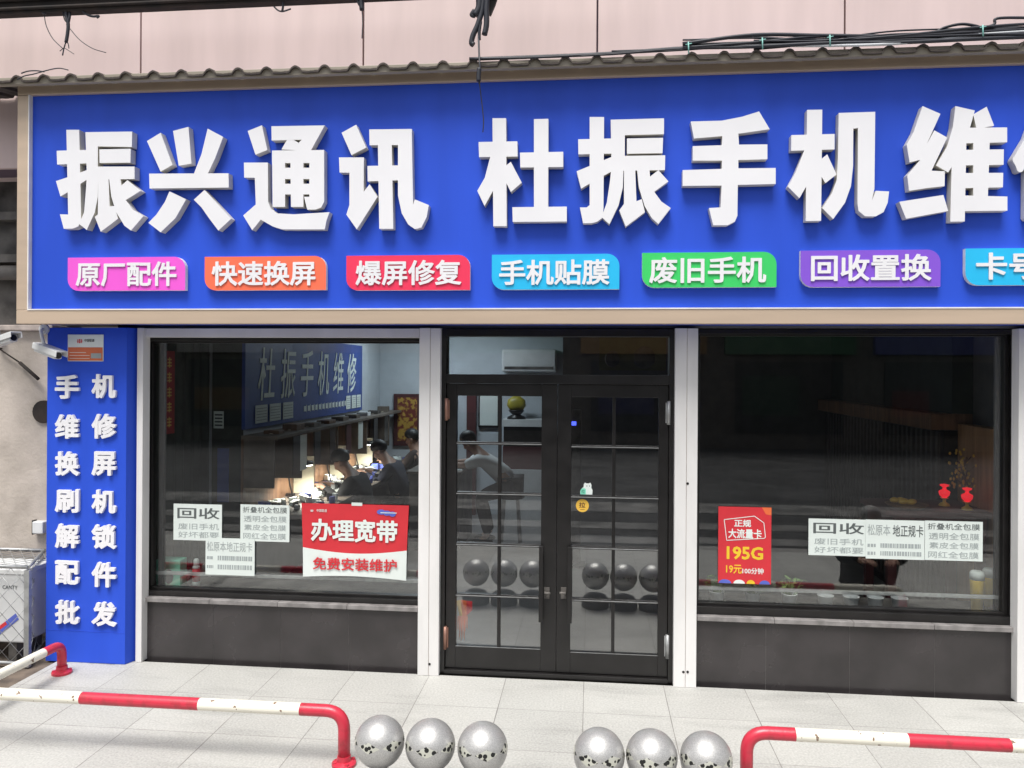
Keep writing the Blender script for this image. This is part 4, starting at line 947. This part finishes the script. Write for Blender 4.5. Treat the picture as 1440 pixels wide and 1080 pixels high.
for i, (y, m_) in enumerate(((1.75, 'black'), (1.92, 'posterwhite'), (2.3, 'black'), (2.75, 'clothbrown'), (3.3, 'maroon'), (3.75, 'posterwhite'), (4.4, 'black'), (4.9, 'dirtgrey'))):
    mb = MB(); mb.box(-2.685, -2.68, y, y + .17, 1.06 + .02 * (i % 3), 1.41); tag(mb.build('hanging_pack', M[m_]), ('white' if 'white' in m_ else 'dark') + ' accessory card hanging from the long shelf over the bench', 'accessory', 'white cards under the long shelf' if 'white' in m_ else 'dark cards under the long shelf')
# left wall near the window
CX = -3.299
mb = MB(); n_ = 44
pr = [(CX + .03 + .018 * math.sin(i * 1.1), .30 + 1.05 * i / n_) for i in range(n_ + 1)]
mb.add([(x, y, z) for z in (.15, 2.6) for x, y in pr] + [(CX, y, z) for z in (.15, 2.6) for x, y in pr], [(i, i + 1, n_ + 2 + i, n_ + 1 + i) for i in range(n_)] + [(2 * n_ + 2 + i, 3 * n_ + 3 + i, 3 * n_ + 4 + i, 2 * n_ + 3 + i) for i in range(n_)], 0, True)
tag(mb.build('wall_curtain', M['darkgreen']), 'dark green curtain on the left wall just inside the window', 'curtain')
yq = [atx(p, 540, CX + .06).y for p in (231, 246)]
q = thing('red_couplet', (CX + .05, yq[0], 1.5), 'narrow red paper couplet hanging on the curtain just inside the left window', 'banner')
mb = MB(); mb.box(CX + .052, CX + .058, yq[0], yq[1], 1.52, 2.16); mb.build('paper', mat('couplet_red', (.35, .02, .025), .7), q)
mb = MB()
for i in range(5):
    z = 1.58 + i * .115; yc_ = (yq[0] + yq[1]) / 2
    for k in range(3): mb.box(CX + .0582, CX + .0595, yc_ - .03, yc_ + .03, z + k * .024, z + k * .024 + .011)
    mb.box(CX + .0582, CX + .0592, yc_ - .006, yc_ + .006, z - .01, z + .07)
mb.build('gold_marks', M['gold'], q)
YC_ = 1.398
mb = MB(); mb.box(-3.26, ROOM_L, YC_ - .03, YC_, .1, 2.6); tag(mb.build('dark_panel', M['darkgreen']), 'dark panel at the near end of the repair bench, right of the curtain', 'panel')
q = thing('wall_label', (-3.05, YC_ - .03, 1.6), 'small white label on the dark panel inside the left window', 'label'); x0, x1 = X(303, YC_, 590), X(317, YC_, 590); z0, z1 = Z(602, YC_, 310), Z(578, YC_, 310)
mb = MB(); mb.box(x0, x1, YC_ - .033, YC_ - .031, z0, z1); mb.build('sheet', M['paper'], q)
mb = MB(); [mb.box(x0 + .01, x1 - .01, YC_ - .0345, YC_ - .0335, z0 + .02 + k * .03, z0 + .034 + k * .03) for k in range(4)]; mb.build('print', M['ink'], q)
mb = MB(); mb.box(X(308, YC_), X(324, YC_), YC_ - .036, YC_ - .031, Z(705, YC_, 315), Z(630, YC_, 315)); tag(mb.build('blue_poster', M['blueboard']), 'small blue poster on the dark panel below the white label', 'poster')
# things on the left inner ledge
def onledge(name, px, Y, label, cat, zs, group=None): return thing(name, (X(px, Y, 808), Y, zs), label, cat, group)
o = onledge('gift_box', 247, .38, 'teal green package standing in the lower left corner of the left window', 'box', zsl + .001); l = o.location
mb = MB(); mb.box(l.x - .13, l.x + .055, .34, .44, zsl + .001, zsl + .19); mb.build('carton', M['mint'], o, bevel=.004)
mb = MB(); mb.ball((l.x - .03, .338, zsl + .07), .035, .004, .055); mb.build('picture', M['clothnavy'], o)
o = onledge('spray_bottle', 276, .36, 'red and white spray bottle on the ledge beside the teal package', 'bottle', zsl + .001); l = o.location
mb = MB(); mb.lathe([(.026, 0), (.027, .035), (.027, .036)], l, 20); mb.lathe([(.027, .13), (.024, .145), (.018, .15)], l, 20); mb.build('body', M['posterwhite'], o)
mb = MB(); mb.lathe([(.0275, .036), (.0275, .13)], l, 20); mb.build('label', M['posterred'], o)
mb = MB(); mb.lathe([(.017, .15), (.019, .152), (.019, .19), (.012, .20)], l, 16); mb.build('cap', M['posterwhite'], o)
o = onledge('black_speaker', 262, .46, 'small black device behind the teal package', 'device', zsl + .001); l = o.location
mb = MB(); mb.box(l.x - .03, l.x + .04, .46, .54, zsl + .001, zsl + .09); mb.build('body', M['black'], o, bevel=.006)
mb = MB(); mb.tube([(l.x + .005, .459, zsl + .045), (l.x + .005, .456, zsl + .045)], .025, 16); mb.build('grille', M['galv'], o)
# cups on the right inner ledge
def cup(px, Y, label, plant, group):
    o = onledge('plant_cup' if plant else 'plastic_cup', px, Y, label, 'cup', zsr + .001, group); l = o.location
    mb = MB(); mb.lathe([(.036, 0), (.05, .088), (.053, .09), (.053, .094), (.048, .094), (.044, .07), (.034, .006)], l, 24); mb.build('cup', M['plasticclear'], o)
    if plant:
        mb = MB(); mb.lathe([(.001, .066), (.044, .068)], l, 16); mb.build('soil', M['soilpot'], o)
        mb = MB()
        for k in range(44):
            a = rnd.uniform(0, 6.28); r = rnd.uniform(.01, .11); h = rnd.uniform(.10, .20); c = l + Vector((r * math.cos(a), r * math.sin(a) * .6, h)); s = rnd.uniform(.014, .028)
            d = Vector((math.cos(a), math.sin(a), rnd.uniform(-.4, .5))).normalized(); e = d.cross(Vector((0, 0, 1))).normalized()
            mb.add([c - d * s, c + e * s * .5 + Vector((0, 0, .004)), c + d * s, c - e * s * .5 + Vector((0, 0, .004))], [(0, 1, 2, 3)]); mb.tube([l + Vector((r * .2 * math.cos(a), r * .2 * math.sin(a), .07)), c - d * s], .0015, 4)
        mb.build('leaves', M['leaf'], o)
for i, p in enumerate((1008, 1058, 1110)): cup(p, .315, ['leftmost white cup with a seedling on the right window ledge', 'second white cup with a seedling, below the red portrait poster', 'third white cup with a seedling on the right window ledge'][i], True, 'cups along the right window ledge')
for i, p in enumerate((1161, 1197, 1231, 1265)): cup(p, .30, ['first of four empty white cups beside the seedling cups', 'second of four empty white cups on the right window ledge', 'third of four empty white cups on the right window ledge', 'rightmost white cup on the right window ledge'][i], i == 0 and False, 'cups along the right window ledge')
for p, lb in ((1374, 'yellow drink cup with white lid at the right end of the window ledge'), (1392, 'second yellow drink cup with white lid, half hidden by the window post')):
    o = onledge('drink_cup', p, .42 if p < 1380 else .5, lb, 'cup', zsr + .001, 'yellow drink cups'); l = o.location
    mb = MB(); mb.lathe([(.034, 0), (.044, .19), (.044, .2)], l, 24); mb.build('cup', M['yellow'], o)
    mb = MB(); mb.lathe([(.046, .2), (.046, .24), (.036, .255), (.03, .256)], l, 24); mb.build('lid', M['posterwhite'], o)
# paper ornament hanging inside the door
YO_ = .16; c = at(653, 850, YO_); o = thing('paper_ornament', (c.x, YO_, c.z), 'orange and red folded paper ornament with fringe hanging inside the left door leaf', 'ornament')
ppx = lambda x, y, d=0: at(x, y, YO_ + d)
for i, (pts, m_) in enumerate(((((641.5, 845), (648, 843.5), (650, 866), (646, 866)), 'gold'), (((648, 843.5), (656, 845), (656, 866), (650, 866)), 'posterorange'), (((656, 845), (664, 846), (664, 858), (656, 866)), 'posterred'))):
    mb = MB(); p = [ppx(x, y, .012 * (k % 2)) for k, (x, y) in enumerate(pts)]; mb.add(p + [q + Vector((0, .004, 0)) for q in p], [(0, 1, 2, 3), (7, 6, 5, 4), (0, 4, 5, 1), (1, 5, 6, 2), (2, 6, 7, 3), (3, 7, 4, 0)]); mb.build('fold', M[m_], o)
mb = MB()
for k in range(12): x = 644 + k * 1.2; mb.tube([ppx(x, 866, .006), ppx(x - 1 + rnd.random(), 880 + rnd.random() * 22, .012)], .0022, 4)
mb.build('fringe', M['posterorange'], o)
# back wall
YBk = ROOM_B - .001
def bx(l, r, Y): return X(l, Y, 600), X(r, Y, 600)
x0, x1 = bx(705, 782, 5.6); z1, z0 = Z(491, 5.6), Z(523, 5.6)
o = thing('wall_air_conditioner', ((x0 + x1) / 2, 5.75, z0), 'white wall air conditioner seen through the pane over the door', 'air conditioner')
mb = MB(); mb.box(x0, x1, 5.58, YBk, z0, z1); mb.build('body', M['acwhite'], o, bevel=.03, seg=4)
mb = MB(); mb.box(x0 + .04, x1 - .04, 5.574, 5.6, z0 + .035, z0 + .075); mb.build('louvre', M['dirtgrey'], o)
mb = MB(); mb.box(x0 + .02, x1 - .02, 5.572, 5.579, z0 + .09, z1 - .03); mb.build('front_cover', M['acwhite'], o, bevel=.003)
x0, x1 = bx(553, 592, 5.75); z1, z0 = Z(554, 5.75, 570), Z(627, 5.75, 570)
o = thing('framed_picture', ((x0 + x1) / 2, YBk, z0), 'red framed golden picture on the back wall behind the repairers', 'picture')
mb = MB(); mb.box(x0, x1, 5.76, YBk, z0, z1); mb.build('frame', M['maroon'], o, bevel=.005)
mb = MB(); mb.box(x0 + .06, x1 - .06, 5.756, 5.7598, z0 + .07, z1 - .05); mb.build('picture', mat('gold_picture', (.45, .28, .05), .6, scale=18, c2=(.16, .03, .02), lo=.45, hi=.55), o)
x0, x1 = bx(656, 669, 5.7); mb = MB(); mb.box(x0, x1, 5.7, YBk, 0, 1.9); tag(mb.build('door_post', M['maroon']), 'dark red door post on the back wall behind the leaning person', 'post')
x0, x1 = bx(672, 701, 5.7); o = thing('white_board', ((x0 + x1) / 2, YBk, 1.3), 'white board with dark frame on the back wall left of the yellow ornament', 'board')
z1, z0 = Z(545, 5.7), Z(602, 5.7); mb = MB(); mb.box(x0, x1, 5.75, YBk, z0, z1); mb.build('frame', M['black'], o); mb = MB(); mb.box(x0 + .02, x1 - .02, 5.745, 5.7499, z0 + .03, z1 - .02); mb.build('surface', M['posterwhite'], o)
x0, x1 = bx(708, 764, 5.4); zs_ = [Z(p, 5.4) for p in (590, 600, 628, 660, 700)]
o = thing('back_cabinet', ((x0 + x1) / 2, 5.6, 0), 'tall back cabinet with white top shelf, dark box and maroon drawer', 'cabinet')
mb = MB(); mb.box(x0 - .02, x1 + .02, 5.4, YBk, zs_[1], zs_[0]); mb.build('top_shelf', M['acwhite'], o, bevel=.003)
mb = MB(); mb.box(x0, x1, 5.42, YBk, zs_[2], zs_[1] - .001); mb.build('upper_box', M['black'], o)
mb = MB(); mb.box(x0 - .01, x1 + .01, 5.41, YBk, zs_[3], zs_[2] - .001); mb.build('drawer', M['maroon'], o)
mb = MB(); mb.box(x0 - .02, x1 + .02, 5.4, YBk, 0, zs_[3] - .001); mb.build('lower_cupboard', M['acwhite'], o, bevel=.003)
c = (x0 + .16, 5.55, zs_[0]); o = thing('ornament', c, 'yellow green ornament on a black stand on the white back shelf', 'ornament')
mb = MB(); mb.lathe([(.13, .001), (.12, .03), (.06, .06), (.1, .10), (.11, .12)], c, 20); mb.build('stand', M['black'], o)
mb = MB(); mb.lathe([(.09, .121), (.13, .18), (.12, .26), (.05, .31), (.001, .32)], c, 20, sx=1, sy=.5); mb.build('stone', mat('jade_yellow', (.42, .36, .04), .4, var=.2), o)
# dark partition behind the right half
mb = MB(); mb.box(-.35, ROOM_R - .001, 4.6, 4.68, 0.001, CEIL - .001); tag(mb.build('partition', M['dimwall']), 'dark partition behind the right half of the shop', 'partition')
x0, x1 = bx(842, 936, 4.58); z1, z0 = Z(466, 4.58), Z(520, 4.58)
o = thing('old_poster', ((x0 + x1) / 2, 4.58, z0), 'faded yellow green poster on the dark partition, seen over the right door leaf', 'poster')
mb = MB(); mb.box(x0, x1, 4.59, 4.598, z0, z1); mb.build('sheet', mat('faded_poster', (.14, .14, .07), .8, var=.2, scale=3), o)
mb = MB(); mb.ball((x0 + .16, 4.588, z0 + .14), .09, .003, .1); mb.ball((x0 + .55, 4.588, z0 + .16), .13, .003, .14); mb.build('picture', M['dirtgrey'], o)
o = thing('display_stand', (-.18, 3.0, 0), 'slim dark floor stand with a small blue lit display behind the right door leaf', 'stand')
mb = MB(); mb.box(-.25, -.10, 3.0, 3.1, .02, 1.62); mb.build('column', M['dirtgrey'], o, bevel=.005); mb = MB(); mb.box(-.3, -.05, 2.92, 3.18, 0, .02); mb.build('base', M['black'], o)
mb = MB(); mb.box(-.22, -.15, 2.992, 2.9995, 1.46, 1.50); mb.build('display', M['bluelight'], o)
o = thing('ceiling_tube_lamp', (-1.9, 4.6, 2.70), 'white ceiling tube lamp lighting the back of the shop', 'lamp')
mb = MB(); mb.box(-2.5, -1.3, 4.57, 4.63, 2.735, CEIL); mb.build('housing', M['acwhite'], o, bevel=.004)
mb = MB(); mb.tube([(-2.47, 4.6, 2.715), (-1.33, 4.6, 2.715)], .016, 12); mb.build('tube', emit('tube_light', (.82, .93, 1), 6), o)
ld = bpy.data.lights.new('ceiling_tube_light', 'AREA'); ld.shape = 'RECTANGLE'; ld.size = 1.1; ld.size_y = .05; ld.energy = 14; ld.color = (.80, .92, 1)
lo = bpy.data.objects.new('ceiling_tube_light', ld); col.objects.link(lo); lo.parent = o; lo.location = (0, 0, -.01)
# service counter
o = thing('service_counter', (-1.75, 4.0, 0), 'dark service counter the person in white leans on', 'counter')
mb = MB(); mb.box(-2.02, -1.46, 3.5, 4.5, 0, .86); mb.build('body', M['dirtgrey'], o); mb = MB(); mb.box(-2.05, -1.43, 3.47, 4.53, .861, .89); mb.build('top', M['benchwood'], o, bevel=.004)
mb = MB(); mb.obox((-1.55, 3.72, .893), (.09, .02, 0), (-.02, .13, 0), (0, 0, .001)); tag(mb.build('paper_sheet', M['paper']), 'sheet of paper lying on the service counter', 'paper')
# right hand cabinet wall
o = thing('wall_cabinet', (2.85, 3.0, 0), 'long wooden wall cabinet with dark slats along the right wall', 'cabinet')
mb = MB(); mb.box(2.70, ROOM_R - .001, 1.45, 4.58, 1.57, 1.70); mb.build('header', M['wood'], o, bevel=.004)
mb = MB(); mb.box(2.80, ROOM_R - .001, 1.45, 4.58, .02, 1.569); mb.build('body', M['black'], o)
mb = MB()
for i in range(30): y = 1.5 + i * .1; mb.box(2.775, 2.799, y, y + .045, .1, 1.55)
mb.build('slats', mat('dark_slat', (.05, .045, .04), .7), o)
mb = MB(); mb.box(2.86, ROOM_R - .001, 1.45, 4.58, 1.701, CEIL - .01); mb.build('upper_panel', M['darkgreen'], o)
mb = MB(); mb.box(2.90, ROOM_R - .001, .65, 1.44, 0, 1.62); mb.build('end_panel', M['woodlight'], o, bevel=.003)
o = thing('altar_table', (2.55, 1.15, 0), 'dark red side table holding the glowing red lamps and gold ornaments', 'table')
mb = MB(); mb.box(2.15, 2.88, .85, 1.42, .98, 1.02); mb.build('table_top', M['maroon'], o, bevel=.004); mb = MB(); mb.box(2.2, 2.86, .88, 1.40, .85, .979); mb.build('apron', M['maroon'], o)
for x in (2.2, 2.82):
    for y in (.9, 1.36): mb = MB(); mb.box(x - .03, x + .03, y - .025, y + .025, 0, .849); mb.build('leg', M['maroon'], o)
for x, y, lb in ((X(1328, 1.12), 1.12, 'left glowing red altar lamp behind the right window'), (X(1360, .95), .95, 'right glowing red altar lamp behind the right window')):
    q = thing('altar_lamp', (x, y, 1.02), lb, 'lamp', 'glowing red altar lamps'); c = (x, y, 1.021)
    mb = MB(); mb.lathe([(.04, 0), (.035, .015), (.012, .03), (.012, .05), (.03, .06)], c, 16); mb.build('base', M['gold'], q)
    mb = MB(); mb.lathe([(.016, .061), (.034, .08), (.040, .105), (.036, .112), (.014, .125), (.012, .14), (.03, .15), (.032, .16), (.01, .165)], c, 16); mb.build('shade', M['redglow'], q)
q = thing('money_tree', (X(1356, 1.2), 1.2, 1.02), 'small gilded ornamental tree between the red lamps', 'ornament'); l = q.location
mb = MB(); mb.tube(spline([l + Vector((0, 0, .001)), l + Vector((.02, 0, .12)), l + Vector((-.01, .01, .25)), l + Vector((.02, 0, .36))], 5), [.014] * 10 + [.008] * 6, 7)
for k in range(9): a = k * 2.4; h = .12 + .025 * k; mb.tube([l + Vector((.01, 0, h)), l + Vector((.08 * math.cos(a), .08 * math.sin(a), h + .06))], .004, 5)
mb.build('trunk', M['wood'], q)
mb = MB()
for k in range(60): a = rnd.uniform(0, 6.28); r = rnd.uniform(.03, .11); mb.ball(l + Vector((r * math.cos(a), r * math.sin(a), rnd.uniform(.12, .42))), .009, .009, .012, 6)
mb.build('gold_leaves', M['gold'], q)
q = thing('ingot_tray', (X(1275, 1.0), 1.0, 1.02), 'low tray of gold ingots on the side table left of the red lamps', 'ornament'); l = q.location
mb = MB(); mb.lathe([(.12, .001), (.15, .03), (.14, .03)], l, 24); mb.build('tray', M['wood'], q)
mb = MB()
for k in range(9): mb.ball(l + Vector((rnd.uniform(-.08, .08), rnd.uniform(-.08, .08), .045)), .035, .022, .02, 10)
mb.build('ingots', M['gold'], q)

# ------------------------------------------------------------------ people
def skinned(name, verts, edges, radii, root, m, parent, sub=1):
    me = bpy.data.meshes.new(name); me.from_pydata(verts, edges, []); o = bpy.data.objects.new(name, me); col.objects.link(o)
    sk = o.modifiers.new('skin', 'SKIN'); sk.use_smooth_shade = True
    sv = me.skin_vertices[0].data
    for i, r in enumerate(radii): sv[i].radius = (r, r) if not isinstance(r, tuple) else r; sv[i].use_root = (i == root)
    ss = o.modifiers.new('sub', 'SUBSURF'); ss.levels = ss.render_levels = sub
    me.materials.append(m); o.parent = parent; return o
def rh(): return random.uniform(.96, 1.05)
def person(loc, facing, label, J, top, legs, hair, seat_z=.5, group=None, sleeves='long'):
    o = thing('person', loc, label, 'person', group); o.rotation_euler.z = facing
    V_, E_, R_ = [], [], []; idx = {}
    def v(n, p, r, par=None):
        idx[n] = len(V_); V_.append(Vector(p)); R_.append(r)
        if par is not None: E_.append((idx[par], idx[n]))
    v('pelvis', J['pelvis'], .125); v('waist', (Vector(J['pelvis']) * .5 + Vector(J['chest']) * .5), (.12, .10), 'pelvis'); v('chest', J['chest'], .13, 'waist'); v('neck', J['neck'], .055, 'chest')
    H = Vector(J['head']); n_ = Vector(J['neck']); hd = (H - n_).normalized()
    v('skull', H - hd * .03, .082, 'neck'); v('crown', H + hd * .055, .078, 'skull')
    f = Vector((1, 0, 0)); f = (f - hd * f.dot(hd)).normalized()
    v('nose', H + f * .10 - hd * .025, .014, 'skull')
    for s, n in ((1, 'l'), (-1, 'r')):
        sh, el, wr = [Vector((p[0], p[1] * s, p[2])) for p in (J['shoulder'], J['elbow'], J['wrist'])]
        v('sh' + n, sh, .062, 'chest'); v('el' + n, el, .043, 'sh' + n); v('wr' + n, wr, .027, 'el' + n)
        d = (wr - el).normalized(); side_ = d.cross(Vector((0, 0, 1))).normalized(); dn = d.cross(side_)
        if dn.z > 0: dn = -dn
        v('pa' + n, wr + d * .05, .030, 'wr' + n)
        for k, ln in enumerate((.062, .075, .07, .055)):
            b_ = wr + d * .085 + side_ * (k - 1.5) * .021
            v('f%d' % k + n, b_, .0105, 'pa' + n); v('g%d' % k + n, b_ + d * ln * .55 + dn * .012, .009, 'f%d' % k + n); v('h%d' % k + n, b_ + d * ln * .8 + dn * .034, .008, 'g%d' % k + n)
        t = wr + d * .035 + side_ * (-.045) * s; v('t0' + n, t, .011, 'pa' + n); v('t1' + n, t + d * .035 + dn * .01 - side_ * s * .008, .009, 't0' + n)
        hp, kn, an, to = [Vector((p[0], p[1] * s, p[2])) for p in (J['hip'], J['knee'], J['ankle'], J['toe'])]
        v('hp' + n, hp, .085, 'pelvis'); v('kn' + n, kn, .058, 'hp' + n); v('an' + n, an, .036, 'kn' + n); v('to' + n, to, .034, 'an' + n)
    skinned('body', V_, E_, R_, 0, M['skin'], o, 1)
    def garment(name, names, edges, grow, m):
        ix = {n: i for i, n in enumerate(names)}
        skinned(name, [V_[idx[n]] for n in names], [(ix[a], ix[b]) for a, b in edges], [tuple(q + grow for q in R_[idx[n]]) if isinstance(R_[idx[n]], tuple) else R_[idx[n]] + grow for n in names], 0, m, o, 2)
    tn = ['pelvis', 'waist', 'chest', 'shl', 'shr', 'ell', 'elr']; te = [('pelvis', 'waist'), ('waist', 'chest'), ('chest', 'shl'), ('chest', 'shr'), ('shl', 'ell'), ('shr', 'elr')]
    if sleeves == 'long': tn += ['wrl', 'wrr']; te += [('ell', 'wrl'), ('elr', 'wrr')]
    garment('top', tn, te, .018, M[top])
    garment('trousers', ['pelvis', 'hpl', 'hpr', 'knl', 'knr', 'anl', 'anr'], [('pelvis', 'hpl'), ('pelvis', 'hpr'), ('hpl', 'knl'), ('hpr', 'knr'), ('knl', 'anl'), ('knr', 'anr')], .014, M[legs])
    mb = MB(); c = H + hd * .04 - f * .018; k = 0
    prof = [(math.sin(a), -math.cos(a)) for a in [math.pi * (.36 + .64 * i / 8) for i in range(9)]]; prof[-1] = (.001, 1)
    mb.lathe(prof, (0, 0, 0), 18); sd_ = hd.cross(f)
    ax = (hd - f * .62).normalized(); fx = (f - ax * f.dot(ax)).normalized()
    mb.v = [c + fx * p.x * .099 * rh() + sd_ * p.y * .087 * rh() + ax * p.z * .088 * rh() for p in mb.v]
    me = mb.build('hair', M[hair]); me.parent = o
    mb = MB(); 
    for s in (1, -1): mb.ball(H + sd_ * s * .088 - hd * .02 - f * .005, .018, .012, .03, 8)
    e = mb.build('ears', M['skin']); e.parent = o
    for s in (1, -1):
        mb = MB(); p = Vector((J['toe'][0] - .05, J['toe'][1] * s, .0)); mb.ball(p + Vector((0, 0, .045)), .13, .05, .045, 12); sh = mb.build('shoe', M['black']); sh.parent = o
    if seat_z is None: return o
    st = thing('stool', loc, 'stool under the ' + label.split(' leaning')[0].split(' bent')[0].split(' seated')[0], 'stool', 'stools in the shop'); P = Matrix.Rotation(facing, 4, 'Z') @ Vector((J['pelvis'][0], 0, 0)) + Vector(loc)
    mb = MB(); mb.lathe([(.15, seat_z - .04), (.16, seat_z - .03), (.16, seat_z - .005), (.15, seat_z)], (P.x, P.y, 0), 24); mb.build('seat', M['black'], st)
    for k in range(4): a = k * math.pi / 2 + .78; mb = MB(); mb.tube([(P.x + .11 * math.cos(a), P.y + .11 * math.sin(a), seat_z - .041), (P.x + .16 * math.cos(a), P.y + .16 * math.sin(a), 0)], .013, 8); mb.build('leg', M['galv'], st)
    return o
SIT = dict(pelvis=(0, 0, .50), chest=(.13, 0, .84), neck=(.21, 0, .985), head=(.29, 0, 1.09), shoulder=(.13, .18, .90), elbow=(.24, .23, .74), wrist=(.42, .12, .83), hip=(.02, .095, .48), knee=(.22, .12, .50), ankle=(.12, .12, .12), toe=(.24, .12, .05))
person((-2.23, 2.62, 0), math.pi, 'repairer in black bent over the bench, nearest the window', SIT, 'clothblack', 'clothblack', 'hair', .37)
person((-2.13, 3.72, 0), math.pi, 'repairer in dark navy bent over the bench, middle of the three', SIT, 'clothnavy', 'clothblack', 'hair', .37)
S3 = dict(SIT); S3.update(chest=(.05, 0, .86), neck=(.07, 0, 1.02), head=(.11, 0, 1.14), shoulder=(.05, .19, .94))
person((-2.17, 4.75, 0), math.pi, 'repairer in dark brown seated upright at the far end under the framed picture', S3, 'clothbrown', 'clothblack', 'hair', .37)
S4 = dict(pelvis=(0, 0, .72), chest=(.30, 0, 1.0), neck=(.41, 0, 1.09), head=(.50, 0, 1.19), shoulder=(.33, .18, 1.0), elbow=(.52, .22, .93), wrist=(.70, .10, .93), hip=(0, .10, .68), knee=(.36, .12, .55), ankle=(.25, .12, .12), toe=(.37, .12, .05))
person((-.92, 3.95, 0), math.pi, 'customer in a white short sleeved shirt leaning on the service counter', S4, 'clothwhite', 'jeans', 'hair', .58, sleeves='short')
S5 = dict(pelvis=(0, 0, .17), chest=(.10, 0, .48), neck=(.15, 0, .61), head=(.19, 0, .70), shoulder=(.10, .21, .54), elbow=(.22, .27, .36), wrist=(.38, .14, .38), hip=(.03, .11, .17), knee=(.32, .16, .40), ankle=(.20, .15, .10), toe=(.32, .16, .05))
person((2.5, -2.1, .0), math.pi / 2, 'grey haired person in black crouching on the pavement, facing the right window', S5, 'clothblack', 'clothblack', 'hairgrey', None)


# ------------------------------------------------------------------ across the street (seen only in the glass)
O = thing('opposite_building', (0, -17, -.13), 'low dark building across the road', 'building')
mb = MB(); mb.box(-25, 25, -19, -17, -.13, 5.0); mb.build('wall', M['opp'], O)
rnd = random.Random(11)
sc_ = [mat('opp_%d' % i, c, .7) for i, c in enumerate(((.22, .03, .03), (.04, .12, .06), (.30, .29, .27), (.05, .06, .2), (.25, .15, .06)))]
for i in range(12):
    x = -24 + i * 4; mb = MB(); mb.box(x, x + 2.9, -16.99, -16.95, .3, 2.3); mb.build('window', M['oppglass'], O)
    mb = MB(); mb.box(x - .3, x + 3.2, -16.99, -16.8, 2.5, 3.4); mb.build('shop_board', sc_[(i * 2 + i // 3) % 5], O)
    mb = MB(); k_ = rnd.randrange(5); mb.box(x + .2, x + 1.1 + rnd.random(), -16.949, -16.93, .8, 1.4 + rnd.random() * .6); mb.build('poster', mat('opp_poster_%d' % i, tuple(q * .45 for q in ((.22, .05, .05), (.05, .12, .08), (.30, .29, .27), (.06, .07, .2), (.25, .15, .06))[k_]), .7), O)
